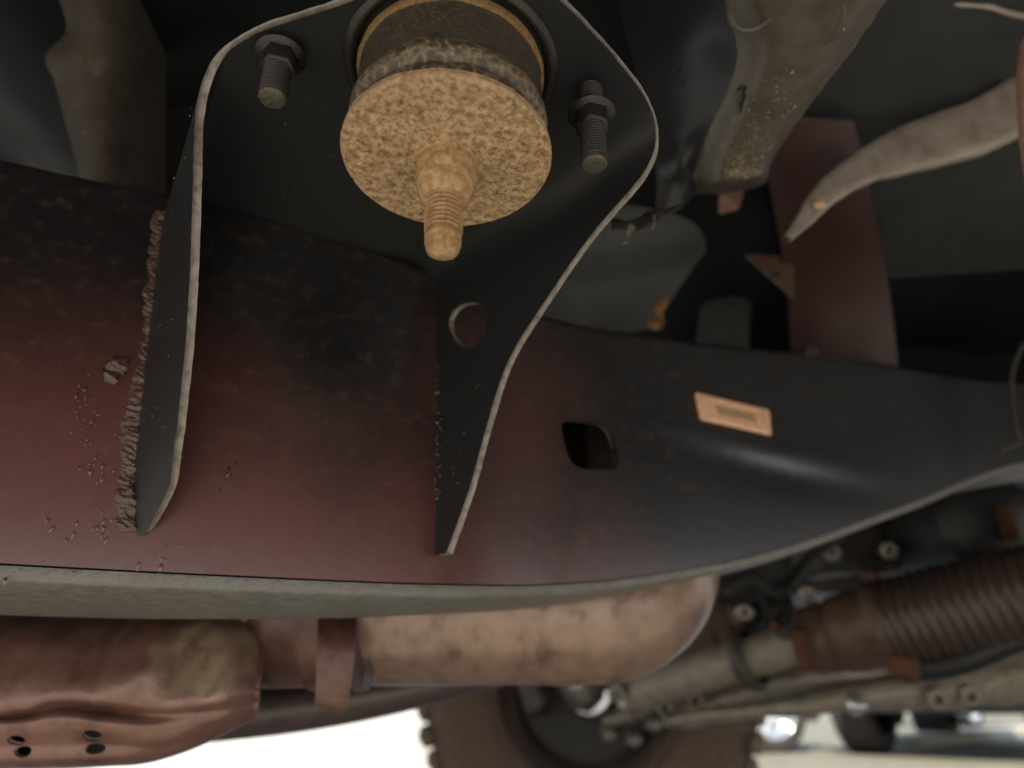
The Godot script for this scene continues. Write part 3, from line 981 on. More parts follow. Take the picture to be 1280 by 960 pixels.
func upper_right() -> void:
	# the outrigger: a tapered channel coming down towards the rail
	var t := thing("outrigger", "tapered grey-brown channel with gritty underside coming down at upper right", "outrigger")
	# across: left wall top, left corner, underside, right corner, lip; along: from overhead down to the tip
	var g := patch([
		[Vector3(0.0719, 0.9014, -0.3), Vector3(0.0851, 0.773, -0.22), Vector3(0.0993, 0.728, -0.1991), Vector3(0.1237, 0.713, -0.1894), Vector3(0.1597, 0.716, -0.1913), Vector3(0.1842, 0.733, -0.2023)],
		[Vector3(0.0726, 0.8493, -0.31), Vector3(0.0911, 0.7662, -0.25), Vector3(0.1049, 0.728, -0.2224), Vector3(0.1266, 0.713, -0.2116), Vector3(0.1594, 0.716, -0.2137), Vector3(0.1815, 0.733, -0.226)],
		[Vector3(0.0797, 0.8156, -0.32), Vector3(0.0942, 0.7538, -0.27), Vector3(0.1184, 0.728, -0.2492), Vector3(0.1319, 0.713, -0.237), Vector3(0.1571, 0.716, -0.2394), Vector3(0.1775, 0.733, -0.2532)],
		[Vector3(0.0847, 0.7901, -0.33), Vector3(0.1008, 0.7532, -0.3), Vector3(0.1212, 0.728, -0.2746), Vector3(0.1342, 0.713, -0.2612), Vector3(0.1546, 0.716, -0.2639), Vector3(0.172, 0.733, -0.2791)],
		[Vector3(0.0894, 0.7614, -0.34), Vector3(0.1036, 0.738, -0.32), Vector3(0.1177, 0.728, -0.3067), Vector3(0.1309, 0.713, -0.2918), Vector3(0.1505, 0.716, -0.2948), Vector3(0.1659, 0.733, -0.3117)],
		[Vector3(0.0929, 0.7421, -0.345), Vector3(0.1045, 0.7249, -0.33), Vector3(0.1166, 0.728, -0.3334), Vector3(0.1295, 0.713, -0.3185), Vector3(0.1502, 0.716, -0.3218), Vector3(0.1633, 0.733, -0.3352)],
		[Vector3(0.0948, 0.7298, -0.35), Vector3(0.1066, 0.7234, -0.345), Vector3(0.1193, 0.728, -0.3487), Vector3(0.1312, 0.713, -0.3331), Vector3(0.1509, 0.716, -0.3315), Vector3(0.1651, 0.733, -0.3468)],
		[Vector3(0.0944, 0.7152, -0.36), Vector3(0.1074, 0.7139, -0.36), Vector3(0.1318, 0.75, -0.3851), Vector3(0.1505, 0.75, -0.3851), Vector3(0.1694, 0.75, -0.3785), Vector3(0.1757, 0.75, -0.3736)]], 90, 90)
	var f := MB.new()
	var rim := MB.new()
	var fw := MB.new()
	var rw := MB.new()
	var side := []
	var under := []
	for line in g:
		side.append(line.slice(0, 36))
		under.append(line.slice(35))
	sheet(side, 0.003, fw, rw, [[Vector3(0.0992, 0.7524, -0.285), 0.0022, 0.0052, 5.0, -0.3]])
	sheet(under, 0.003, f, rim, [[Vector3(0.1265, 0.72, -0.2739), 0.0032, 0.0085, 2.6, -0.4]], 0, 0.6)
	put("side_wall", fw, M.paint, t)  # same channel in a darker paint; the shade is put into the colour
	put("side_wall_edge", rw, M.paint, t)
	put("channel", f, M.arm, t)
	put("channel_edge", rough_up(rim, 0.0008, 150.0), M.edge, t)
	for s in [[Vector3(0.1131, 0.7145, -0.2147), 0.0115, 0.014], [Vector3(0.1454, 0.7135, -0.2242), 0.010, 0.0135]]:
		var q := MB.new()
		var ring := []
		for k in 41:
			var a := TAU * k / 40.0
			ring.append(s[0] + Vector3(cos(a) * s[1], 0, sin(a) * s[2]))
		tube(q, ring, [Vector2(0.0012, 0.0016)], 8, Vector3.UP, false)
		put("pressed_ring", q, M.arm, t)
	var gr := MB.new()
	for k in 520:
		var i := clampi(int(absf(rng.randfn()) * -18.0) + 71, 3, 74)
		var j := clampi(int(60 + rng.randfn() * 13.0), 38, 86)
		var q := g[i][j] as Vector3
		fleck(gr, q + Vector3(rng.randfn() * 0.0005, -0.0018, rng.randfn() * 0.0005), rng.randf_range(0.0002, 0.00055))
	put("grit", gr, M.grit, t).set_meta("kind", "stuff")
	# torn clip below the outrigger
	var tc := thing("torn_clip", "small torn black metal clip with a curled end beside the bracket's right edge", "clip")
	var q := MB.new()
	var pts := curve([Vector3(0.0535, 0.6552, -0.3), Vector3(0.0658, 0.658, -0.305), Vector3(0.0809, 0.6697, -0.31), Vector3(0.0965, 0.6794, -0.315)], 30)
	tube(q, pts, [Vector2(0.004, 0.0008), Vector2(0.0035, 0.0008), Vector2(0.003, 0.0008), Vector2(0.001, 0.0008)], 10, Vector3.UP)
	put("clip_strip", rough_up(q, 0.002, 90.0), M.dark, tc)
	var h := MB.new()
	tube(h, curve([Vector3(0.0655, 0.6572, -0.304), Vector3(0.0623, 0.6511, -0.303), Vector3(0.0613, 0.6451, -0.302), Vector3(0.0589, 0.6433, -0.301)], 20), [Vector2(0.0022, 0.0006), Vector2(0.0006, 0.0006)], 8)
	put("curled_end", h, M.edge, tc)
	var h2 := MB.new()
	tube(h2, curve([Vector3(0.0789, 0.667, -0.308), Vector3(0.0782, 0.6606, -0.307), Vector3(0.0762, 0.6555, -0.306)], 12), [Vector2(0.001, 0.0008), Vector2(0.0006, 0.0005)], 8)
	put("bent_tab", h2, M.edge, tc)
	# long flat lever
	var lv := thing("curved_lever", "long grey curved lever with a blunt tip pointing down left, upper right", "lever")
	var b := MB.new()
	var lp := curve([Vector3(0.1949, 0.7188, -0.4), Vector3(0.2072, 0.7335, -0.4), Vector3(0.233, 0.7628, -0.4), Vector3(0.2647, 0.7834, -0.395), Vector3(0.3044, 0.7981, -0.39), Vector3(0.3387, 0.8039, -0.38), Vector3(0.3686, 0.8172, -0.37), Vector3(0.4129, 0.8482, -0.36), Vector3(0.4667, 0.8869, -0.35), Vector3(0.4993, 0.9151, -0.32)], 76)
	tube(b, lp, [Vector2(0.003, 0.002), Vector2(0.0085, 0.004), Vector2(0.0125, 0.0045), Vector2(0.0185, 0.0055), Vector2(0.021, 0.006), Vector2(0.02, 0.006), Vector2(0.0205, 0.006), Vector2(0.022, 0.006), Vector2(0.022, 0.006), Vector2(0.022, 0.006)], 28, Vector3(-0.35, 0.9, 0.2), true, 3.0)
	put("lever_bar", rough_up(b, 0.0012, 40.0), M.hook, lv)
	var tp := MB.new()
	lathe(tp, [Vector2(0.0001, 0.001), Vector2(0.002, 0.0006), Vector2(0.0028, -0.001)], Vector3(0.1935, 0.7165, -0.397), Vector3(-0.3, -0.6, 0.7), 14)
	put("dark_tip", tp, M.dark, lv)
	var bp := MB.new()
	block(bp, Vector3(0.2204, 0.7451, -0.393), Vector3(0.008, 0.005, 0.003), Basis.from_euler(Vector3(0, 0, 0.35)), 0.3)
	put("paint_chip", bp, M.peachplate, lv)
	# dark red strap
	var st := thing("hanging_strap", "broad dark red strap, hanging behind the curved lever", "strap")
	var sg := patch([[Vector3(0.1865, 0.8186, -0.385), Vector3(0.2038, 0.8113, -0.378), Vector3(0.2274, 0.8113, -0.378), Vector3(0.2557, 0.8186, -0.385)], [Vector3(0.2127, 0.8097, -0.445), Vector3(0.2335, 0.8027, -0.437), Vector3(0.2627, 0.8027, -0.437), Vector3(0.2939, 0.8097, -0.445)], [Vector3(0.2659, 0.8106, -0.56), Vector3(0.2929, 0.805, -0.552), Vector3(0.3276, 0.805, -0.552), Vector3(0.3637, 0.8106, -0.56)], [Vector3(0.2937, 0.765, -0.64), Vector3(0.3209, 0.7607, -0.632), Vector3(0.3626, 0.7607, -0.632), Vector3(0.4034, 0.765, -0.64)], [Vector3(0.303, 0.6704, -0.7), Vector3(0.3351, 0.6669, -0.69), Vector3(0.3776, 0.6669, -0.69), Vector3(0.4218, 0.6704, -0.7)]], 40, 40)
	var sf := MB.new()
	var sr := MB.new()
	sheet(sg, 0.004, sf, sr)
	put("strap_sheet", sf, M.red, st)
	put("strap_edge", sr, M.arm, st)
	var sb := MB.new()
	lathe(sb, [Vector2(0.0001, 0.005), Vector2(0.004, 0.004), Vector2(0.006, 0.0)], Vector3(0.3, 0.7398, -0.61), Vector3(0, -0.2, 1), 16)
	put("rivet", sb, M.arm, st)
	# pale rod at the right border
	var rd := MB.new()
	tube(rd, curve([Vector3(0.3432, 0.8217, -0.32), Vector3(0.335, 0.8006, -0.32), Vector3(0.3248, 0.7649, -0.32), Vector3(0.3158, 0.7315, -0.32), Vector3(0.3097, 0.7002, -0.32)], 24), [Vector2(0.003, 0.003), Vector2(0.0042, 0.0042), Vector2(0.0042, 0.0042), Vector2(0.0042, 0.0042)], 16, Vector3.FORWARD)
	tag(put("pink_rod", rd, M.primer), "pale pinkish rod upright at the right edge, across the curved lever", "rod")
	var wr := MB.new()
	tube(wr, curve([Vector3(0.2722, 0.8417, -0.3), Vector3(0.2877, 0.8316, -0.3), Vector3(0.3076, 0.8285, -0.3), Vector3(0.3328, 0.8187, -0.3), Vector3(0.3767, 0.8068, -0.29), Vector3(0.4245, 0.8227, -0.27)], 44), [Vector2(0.0012, 0.0012), Vector2(0.0021, 0.0021), Vector2(0.002, 0.002), Vector2(0.0021, 0.0021)], 12)
	tag(put("brake_hose", rough_up(wr, 0.001, 80.0), M.hook), "thin pale hose across the top right corner", "hose")
	# sloping green-grey floor panel behind the bracket
	var pn := thing("tunnel_panel", "smooth green-grey floor panel sloping behind the bracket's right edge", "panel")
	var pf := MB.new()
	var pr := MB.new()
	sheet(patch([[Vector3(-0.0308, 0.9169, -0.5), Vector3(0.0925, 0.9169, -0.5), Vector3(0.2486, 0.9368, -0.52)], [Vector3(-0.0309, 0.8337, -0.54), Vector3(0.0927, 0.8337, -0.54), Vector3(0.223, 0.869, -0.56)], [Vector3(-0.0318, 0.7958, -0.58), Vector3(0.0796, 0.7958, -0.58), Vector3(0.1911, 0.8385, -0.6)], [Vector3(-0.0317, 0.7479, -0.6), Vector3(0.0714, 0.7479, -0.6), Vector3(0.1447, 0.773, -0.62)]], 40, 40), 0.003, pf, pr)
	put("panel_sheet", pf, M.panelpaint if M.has("panelpaint") else M.floor, pn)
	put("panel_edge", pr, M.floor, pn)
	var tg := MB.new()
	slab(tg, [Vector3(0.1897, 0.8438, -0.5), Vector3(0.217, 0.8598, -0.5), Vector3(0.2052, 0.8281, -0.5), Vector3(0.187, 0.8227, -0.5)], Vector3(0, -0.2, 1).normalized(), 0.003)
	tag(put("primer_tab", tg, M.primer), "small reddish tab just under the outrigger's tip", "tab")
	var gp := MB.new()
	slab(gp, [Vector3(0.2282, 0.82, -0.56), Vector3(0.275, 0.8181, -0.56), Vector3(0.2682, 0.7694, -0.56)], Vector3(0, -0.2, 1).normalized(), 0.003)
	var gpo := thing("corner_gusset", "pinkish triangular gusset with a hole, left of the hanging strap", "gusset")
	put("gusset_plate", gp, M.brown, gpo)
	var gh := MB.new()
	lathe(gh, [Vector2(0.0001, 0.0045), Vector2(0.003, 0.0045), Vector2(0.0035, 0.003)], Vector3(0.254, 0.7948, -0.56), Vector3(0, -0.2, 1), 14)
	put("plug", gh, M.dark, gpo)
	var cl := MB.new()
	tube(cl, curve([Vector3(0.1439, 0.7658, -0.55), Vector3(0.1355, 0.7553, -0.55), Vector3(0.1374, 0.7433, -0.55), Vector3(0.1278, 0.7348, -0.55)], 20), [Vector2(0.006, 0.002), Vector2(0.0045, 0.002), Vector2(0.006, 0.002)], 12, Vector3(0.5, 0.5, 0))
	rough_up(cl, 0.004, 70.0)
	tag(put("gold_clip", cl, M.gold), "golden metal clip on top of the rail between panel and dark recess", "clip")
	# round strut in the dark recess and the dark body wall behind
	var dr := MB.new()
	tube(dr, curve([Vector3(0.2348, 0.7564, -0.7), Vector3(0.2488, 0.8293, -0.7), Vector3(0.2719, 0.9102, -0.72)], 12), [Vector2(0.03, 0.03), Vector2(0.028, 0.028)], 24, Vector3.FORWARD)
	tag(put("dark_strut", dr, M.floor), "dull dark round strut standing in the recess above the rail", "strut")
	var ba := thing("body_wall", "dark inner body wall with a buff lower corner, far right behind the strap", "body panel")
	var wf := MB.new()
	var wrm := MB.new()
	sheet(patch([[Vector3(0.1058, 0.83, -0.265), Vector3(0.25, 0.83, -0.265), Vector3(0.5577, 0.83, -0.265)], [Vector3(0.1272, 0.8335, -0.31), Vector3(0.2755, 0.8335, -0.31), Vector3(0.6147, 0.8335, -0.31)], [Vector3(0.1666, 0.8378, -0.38), Vector3(0.315, 0.8378, -0.38), Vector3(0.7027, 0.8378, -0.38)], [Vector3(0.2575, 0.8341, -0.505), Vector3(0.386, 0.83, -0.5), Vector3(0.828, 0.8218, -0.49)], [Vector3(0.3808, 0.8319, -0.62), Vector3(0.4138, 0.8302, -0.61), Vector3(0.9071, 0.8318, -0.55)]], 50, 40), 0.004, wf, wrm)
	var bk := MB.new()
	var bkr := MB.new()
	sheet(patch([[Vector3(0.2541, 1.1669, -0.8), Vector3(0.5567, 1.1669, -0.8), Vector3(1.4037, 1.1669, -0.8)], [Vector3(0.2366, 0.9111, -0.84), Vector3(0.5059, 0.8994, -0.82), Vector3(1.2446, 0.8878, -0.8)], [Vector3(0.2272, 0.7348, -0.88), Vector3(0.4751, 0.7205, -0.84), Vector3(1.1697, 0.7134, -0.82)]], 20, 20), 0.004, bk, bkr)
	put("dark_backing", bk, M.pan, ba)  # dark sheet added behind the wall to keep the gap dark
	put("wall_sheet", wf, M.inner, ba)
	put("wall_edge", wrm, M.floor, ba)
	var wc := MB.new()
	slab(wc, [Vector3(0.4552, 0.941, -0.68), Vector3(0.5333, 0.953, -0.68), Vector3(0.535, 0.9232, -0.68), Vector3(0.463, 0.8651, -0.68), Vector3(0.443, 0.8717, -0.68)], Vector3(0, -0.25, 1).normalized(), 0.004)
	put("buff_corner", wc, M.hook, ba)
	var cab := MB.new()
	tube(cab, curve([Vector3(0.5048, 0.7434, -0.6), Vector3(0.483, 0.7083, -0.6), Vector3(0.4707, 0.6584, -0.6), Vector3(0.4697, 0.6409, -0.6), Vector3(0.4481, 0.6331, -0.6)], 30), [Vector2(0.002, 0.002)], 8, Vector3.FORWARD)
	tag(put("wiring_cable", cab, M.cast), "thin cable curving down to the rail at the far right border", "cable")

func exhaust() -> void:
	# long pipe with its upturned end
	var t := thing("exhaust_pipe", "pinkish brown exhaust pipe under the rail, its end turning up at right", "exhaust pipe")
	var p := MB.new()
	var path := []
	for k in 30:
		path.append(Vector3(-0.2 + 0.255 * k / 29.0, 0.478, -0.485))
	for k in range(1, 25):
		var a := k / 24.0 * PI * 0.52
		path.append(Vector3(0.055 + sin(a) * 0.047, 0.478 + (1 - cos(a)) * 0.047, -0.485 - 0.01 * a))
	for k in range(1, 8):
		path.append(path[53] + Vector3(-0.0015 * k, 0.012 * k, -0.002 * k))
	tube(p, path, [Vector2(0.0465, 0.0465)], 56, Vector3(0, 0, 1))
	put("pipe", rough_up(p, 0.0012, 18.0), M.pipe, t)
	# low silencer tube behind
	var lowt := MB.new()
	tube(lowt, curve([Vector3(-0.3579, 0.405, -0.66), Vector3(-0.2353, 0.4131, -0.66), Vector3(-0.167, 0.4206, -0.66), Vector3(-0.0997, 0.4323, -0.67), Vector3(-0.0151, 0.4514, -0.7)], 40), [Vector2(0.022, 0.03), Vector2(0.02, 0.03), Vector2(0.019, 0.03), Vector2(0.017, 0.03)], 28)
	tag(put("rear_pipe", lowt, M.plum), "dark plum coloured pipe curving just below and behind the exhaust clamp", "pipe")
	# heat shield round the silencer
	var hs := thing("heat_shield", "dented red-brown heat shield with perforated lower skirt, bottom left", "heat shield")
	var g := patch([
		[Vector3(-0.4752, 0.4865, -0.47), Vector3(-0.3256, 0.4795, -0.455), Vector3(-0.2667, 0.4788, -0.45), Vector3(-0.2214, 0.4788, -0.45), Vector3(-0.1962, 0.4788, -0.45), Vector3(-0.1749, 0.4801, -0.46), Vector3(-0.1672, 0.478, -0.475)],
		[Vector3(-0.4162, 0.4602, -0.42), Vector3(-0.2924, 0.4598, -0.415), Vector3(-0.2421, 0.4598, -0.415), Vector3(-0.201, 0.4598, -0.415), Vector3(-0.185, 0.4602, -0.42), Vector3(-0.1606, 0.459, -0.43), Vector3(-0.1548, 0.4584, -0.45)],
		[Vector3(-0.3882, 0.4399, -0.4), Vector3(-0.2761, 0.4399, -0.4), Vector3(-0.2286, 0.4399, -0.4), Vector3(-0.1941, 0.4399, -0.4), Vector3(-0.183, 0.4405, -0.412), Vector3(-0.1566, 0.4407, -0.415), Vector3(-0.1478, 0.4417, -0.435)],
		[Vector3(-0.3757, 0.4223, -0.395), Vector3(-0.2665, 0.4204, -0.395), Vector3(-0.2381, 0.4249, -0.394), Vector3(-0.2048, 0.4234, -0.395), Vector3(-0.1839, 0.4219, -0.405), Vector3(-0.1563, 0.4243, -0.41), Vector3(-0.1455, 0.4287, -0.43)],
		[Vector3(-0.3779, 0.4166, -0.4), Vector3(-0.2691, 0.4135, -0.402), Vector3(-0.2379, 0.4189, -0.4), Vector3(-0.211, 0.4166, -0.402), Vector3(-0.187, 0.4157, -0.41), Vector3(-0.1583, 0.4184, -0.418), Vector3(-0.1466, 0.4225, -0.435)],
		[Vector3(-0.3735, 0.411, -0.398), Vector3(-0.2635, 0.4107, -0.395), Vector3(-0.2317, 0.4137, -0.392), Vector3(-0.206, 0.4114, -0.395), Vector3(-0.1857, 0.4096, -0.41), Vector3(-0.1603, 0.4132, -0.42), Vector3(-0.1471, 0.4183, -0.437)],
		[Vector3(-0.3747, 0.4008, -0.404), Vector3(-0.2653, 0.4016, -0.402), Vector3(-0.2312, 0.4024, -0.4), Vector3(-0.208, 0.4023, -0.403), Vector3(-0.1883, 0.401, -0.415), Vector3(-0.168, 0.4063, -0.428), Vector3(-0.1498, 0.4154, -0.445)],
		[Vector3(-0.3848, 0.3894, -0.42), Vector3(-0.2707, 0.3909, -0.415), Vector3(-0.2401, 0.3914, -0.413), Vector3(-0.214, 0.3924, -0.415), Vector3(-0.1978, 0.3925, -0.43), Vector3(-0.177, 0.3999, -0.44), Vector3(-0.1534, 0.4135, -0.455)],
		[Vector3(-0.4585, 0.3845, -0.5), Vector3(-0.3261, 0.3845, -0.5), Vector3(-0.2905, 0.3849, -0.5), Vector3(-0.2577, 0.3862, -0.5), Vector3(-0.2305, 0.3903, -0.5), Vector3(-0.2016, 0.3994, -0.5), Vector3(-0.17, 0.4157, -0.5)]], 120, 150)
	nz.seed = 21
	nz.frequency = 18.0
	nz.fractal_octaves = 3
	for i in g.size():
		for j in g[0].size():
			var q: Vector3 = g[i][j]
			g[i][j] = q + Vector3(0, 0.3, 1) * nz.get_noise_3d(q.x, q.y * 0.6, q.z) * 0.0018
			for gr in [[-0.185, 0.5], [-0.157, 0.35], [-0.222, -0.2]]:
				var xx: float = (q.x - gr[0] - (q.y - 0.45) * gr[1]) / 0.0045
				g[i][j] -= Vector3(0, 0.2, 1) * exp(-xx * xx) * 0.002 * smoothstep(0.405, 0.43, q.y)
	var f := MB.new()
	var rim := MB.new()
	f.tinted = true
	sheet(g, 0.002, f, rim, [[Vector3(-0.2537, 0.4064, -0.401), 0.0048, 0.0034, 2.0, 0], [Vector3(-0.215, 0.408, -0.398), 0.0048, 0.0038, 2.0, 0], [Vector3(-0.2513, 0.3988, -0.406), 0.0048, 0.0028, 2.0, 0], [Vector3(-0.2152, 0.4, -0.405), 0.0048, 0.0028, 2.0, 0], [Vector3(-0.2558, 0.411, -0.397), 0.0065, 0.0022, 2.0, 0]], 2)
	put("shield_sheet", f, M.shield, hs)
	put("shield_edge", rim, M.hem, hs)
	var hem := MB.new()
	var hp := []
	for i in range(4, g.size() - 8):
		hp.append(g[i][g[0].size() - 2])
	tube(hem, hp, [Vector2(0.0022, 0.0022)], 10)
	put("rolled_hem", rough_up(hem, 0.0006, 120.0), M.hem, hs)
	var inner := MB.new()
	tube(inner, [Vector3(-0.75, 0.445, -0.53), Vector3(-0.36, 0.445, -0.53), Vector3(-0.265, 0.445, -0.53)], [Vector2(0.06, 0.085)], 40)
	put("silencer", inner, M.dark, hs)
	# clamp
	var c := thing("exhaust_clamp", "dark brown exhaust clamp band between heat shield and pipe", "clamp")
	var s := MB.new()
	lathe(s, [Vector2(0.04, 0.0), Vector2(0.0475, 0.001), Vector2(0.0482, 0.012), Vector2(0.048, 0.03), Vector2(0.0505, 0.034), Vector2(0.0505, 0.052), Vector2(0.0485, 0.056), Vector2(0.0485, 0.062), Vector2(0.0466, 0.064)], Vector3(-0.162, 0.478, -0.485), Vector3.RIGHT, 56)
	put("sleeve", rough_up(s, 0.002, 40.0), M.band, c)
	var b := MB.new()
	var br := MB.new()
	sheet(patch([[Vector3(-0.1252, 0.4861, -0.46), Vector3(-0.1112, 0.4861, -0.46), Vector3(-0.1003, 0.4861, -0.46)], [Vector3(-0.1138, 0.4588, -0.428), Vector3(-0.1006, 0.4586, -0.426), Vector3(-0.0917, 0.4588, -0.428)], [Vector3(-0.1106, 0.4369, -0.424), Vector3(-0.0983, 0.4368, -0.422), Vector3(-0.0906, 0.4369, -0.424)], [Vector3(-0.1107, 0.4212, -0.43), Vector3(-0.1018, 0.4192, -0.428), Vector3(-0.0936, 0.418, -0.43)], [Vector3(-0.116, 0.4222, -0.45), Vector3(-0.1073, 0.4213, -0.45), Vector3(-0.0987, 0.4204, -0.45)]], 40, 14), 0.003, b, br)
	put("strap", b, M.band, c)
	put("strap_edge", br, M.primer, c)
	var fl := MB.new()
	slab(fl, [Vector3(-0.0946, 0.4738, -0.44), Vector3(-0.0886, 0.4678, -0.45), Vector3(-0.0869, 0.4424, -0.45), Vector3(-0.0909, 0.4282, -0.45), Vector3(-0.0929, 0.4268, -0.44), Vector3(-0.0939, 0.4508, -0.44)], Vector3(0.3, 0, -1).normalized(), 0.012)
	put("clamp_ear", fl, M.plum, c)

func ring_boot(a: Vector3, b: Vector3, r0: float, r1: float, ribs: int) -> Array:
	var prof := []
	var len2 := a.distance_to(b)
	for k in ribs * 8 + 1:
		var s := k / (ribs * 8.0)
		var w := 0.5 + 0.5 * cos(k / 8.0 * TAU + PI)
		prof.append(Vector2(lerpf(r0, r1, s) * (0.925 + 0.075 * sqrt(w) + 0.012 * sin(s * 41.0) * sin(s * 17.0)), s * len2))
	return prof

func axle() -> void:
	var t := thing("half_shaft", "rusty brown drive shaft with a ribbed bellows boot at lower right", "drive shaft")
	var a: Vector3 = Vector3(0.1956, 0.4411, -1.15)
	var e: Vector3 = Vector3(0.3852, 0.4957, -0.98)
	var b: Vector3 = Vector3(0.5937, 0.535, -0.8)
	var d := (b - e).normalized()
	var sh := MB.new()
	tube(sh, [a, a.lerp(e, 0.5), e], [Vector2(0.03, 0.03), Vector2(0.028, 0.028), Vector2(0.026, 0.026)], 32)
	put("shaft_tube", sh, M.armlight, t)
	var co := MB.new()
	lathe(co, [Vector2(0.02, -0.012), Vector2(0.04, -0.01), Vector2(0.044, 0.0), Vector2(0.044, 0.006), Vector2(0.036, 0.01)], e.lerp(a, 0.3), (e - a), 36)
	put("shaft_ring", co, M.cast, t)
	var j := MB.new()
	var o := e + d * 0.005
	lathe(j, [Vector2(0.02, 0.0), Vector2(0.038, 0.002), Vector2(0.043, 0.01), Vector2(0.044, 0.035), Vector2(0.04, 0.042), Vector2(0.047, 0.048), Vector2(0.048, 0.07), Vector2(0.046, 0.09), Vector2(0.053, 0.096), Vector2(0.055, 0.106), Vector2(0.05, 0.116)], o, d, 48)
	put("joint_cup", rough_up(j, 0.002, 30.0), M.brown, t)
	var bo := MB.new()
	lathe(bo, ring_boot(o + d * 0.11, b + d * 0.08, 0.054, 0.056, 20), o + d * 0.11, d, 56)
	put("bellows_boot", bo, M.boot, t)
	var oj := MB.new()
	lathe(oj, [Vector2(0.03, 0.0), Vector2(0.058, 0.002), Vector2(0.062, 0.012), Vector2(0.06, 0.05), Vector2(0.066, 0.06), Vector2(0.066, 0.12), Vector2(0.05, 0.14), Vector2(0.03, 0.15), Vector2(0.028, 0.5)], b + d * 0.075, d, 48)
	put("outer_joint", oj, M.cast, t)
	for s in [[Vector3(0.3621, 0.4826, -0.92), 0.016, 0.05, 0.1], [Vector3(0.4309, 0.4584, -0.82), 0.036, 0.022, -0.12]]:
		var k := MB.new()
		block(k, s[0], Vector3(s[1], s[2], 0.016), Basis.from_euler(Vector3(0, 0.3, s[3])), 0.2)
		put("rusty_tab", rough_up(k, 0.003, 40.0), M.rust, t)
	var hk := MB.new()
	block(hk, Vector3(0.3493, 0.5043, -0.93), Vector3(0.03, 0.018, 0.02), Basis.from_euler(Vector3(0.3, 0.3, 0.3)), 0.3)
	put("clamp_bolt", rough_up(hk, 0.004, 50.0), M.cast, t)
	# control arms
	var ca := thing("lower_control_arm", "long grey suspension arm crossing low behind the bellows boot", "control arm")
	var c1 := MB.new()
	tube(c1, curve([Vector3(0.2642, 0.4063, -1.2), Vector3(0.3535, 0.4344, -1.15), Vector3(0.4394, 0.4567, -1.08), Vector3(0.5485, 0.4639, -1), Vector3(0.6494, 0.4923, -0.9), Vector3(0.8937, 0.5559, -0.82)], 60), [Vector2(0.022, 0.03), Vector2(0.03, 0.03), Vector2(0.032, 0.03), Vector2(0.02, 0.026), Vector2(0.016, 0.02), Vector2(0.016, 0.02), Vector2(0.018, 0.022)], 20)
	put("arm_beam", c1, M.alu, ca)
	var c2 := MB.new()
	tube(c2, curve([Vector3(0.2085, 0.4011, -1.05), Vector3(0.3435, 0.4171, -1.02), Vector3(0.5093, 0.4344, -1), Vector3(0.6866, 0.4568, -0.97), Vector3(0.9656, 0.4939, -0.92)], 60), [Vector2(0.009, 0.02), Vector2(0.012, 0.024), Vector2(0.022, 0.03), Vector2(0.032, 0.034), Vector2(0.034, 0.034), Vector2(0.034, 0.034)], 20)
	put("arm_rib", rough_up(c2, 0.006, 14.0), M.armlight, ca)
	var c3 := MB.new()
	lathe(c3, [Vector2(0.0001, 0.016), Vector2(0.01, 0.013), Vector2(0.014, 0.0)], Vector3(0.4433, 0.421, -0.98), Vector3(0, -0.2, 1), 20)
	put("arm_bolt", c3, M.rimsilver, ca)
	for q in [Vector3(0.5338, 0.4302, -0.96), Vector3(0.5755, 0.4339, -0.96)]:
		var c4 := MB.new()
		nut(c4, q, Vector3(0, -0.3, 1), 0.014, 0.014)
		put("nut", c4, M.armlight, ca)
	var tr := MB.new()
	tube(tr, curve([Vector3(0.4738, 0.4577, -0.9), Vector3(0.5101, 0.4629, -0.86), Vector3(0.5415, 0.4765, -0.83), Vector3(0.5901, 0.4966, -0.8), Vector3(0.8183, 0.5676, -0.74)], 44), [Vector2(0.014, 0.014), Vector2(0.013, 0.013), Vector2(0.012, 0.012), Vector2(0.012, 0.012)], 20)
	tag(put("stabiliser_bar", tr, M.dark), "thin black bar running right along the bottom of the bellows boot", "bar")
	# dark gearbox lumps above the shaft
	var gb := thing("gearbox_casing", "dark gearbox casing filling the gap between rail and drive shaft", "gearbox")
	var k := MB.new()
	block(k, Vector3(0.7308, 0.6892, -1.35), Vector3(0.62, 0.2, 0.3), Basis.from_euler(Vector3(0, 0.2, 0)), 0.12)
	put("casing", k, M.cast2 if M.has("cast2") else M.dark, gb)
	var k2 := MB.new()
	block(k2, Vector3(0.5258, 0.6394, -1.1), Vector3(0.14, 0.08, 0.1), Basis.from_euler(Vector3(0, 0.2, 0)), 0.15)
	block(k2, Vector3(0.6233, 0.6494, -1.1), Vector3(0.09, 0.075, 0.1), Basis.from_euler(Vector3(0, 0.2, 0.1)), 0.15)
	put("side_cover", k2, M.cast, gb)
	var k3 := MB.new()
	lathe(k3, [Vector2(0.0001, 0.05), Vector2(0.06, 0.05), Vector2(0.07, 0.03), Vector2(0.075, -0.2)], Vector3(0.6401, 0.648, -0.95), Vector3(0, -0.1, 1), 32)
	put("round_housing", k3, M.dark, gb)
	for q in [Vector3(0.5504, 0.6257, -1.02), Vector3(0.4722, 0.6254, -1.03), Vector3(0.4123, 0.5615, -1), Vector3(0.3385, 0.5438, -1.05)]:
		var k4 := MB.new()
		nut(k4, q, Vector3(-0.3, -0.2, 1), 0.013, 0.02)
		put("bolt", k4, M.alu, gb)
	var k5 := MB.new()
	block(k5, Vector3(0.5002, 0.5802, -0.98), Vector3(0.035, 0.03, 0.05), Basis.from_euler(Vector3(0.2, 0.4, 0.2)), 0.2)
	tube(k5, [Vector3(0.4058, 0.5692, -1), Vector3(0.4478, 0.5753, -0.99), Vector3(0.5002, 0.5802, -0.98)], [Vector2(0.007, 0.007)], 12)
	put("shift_link", k5, M.brown, gb)
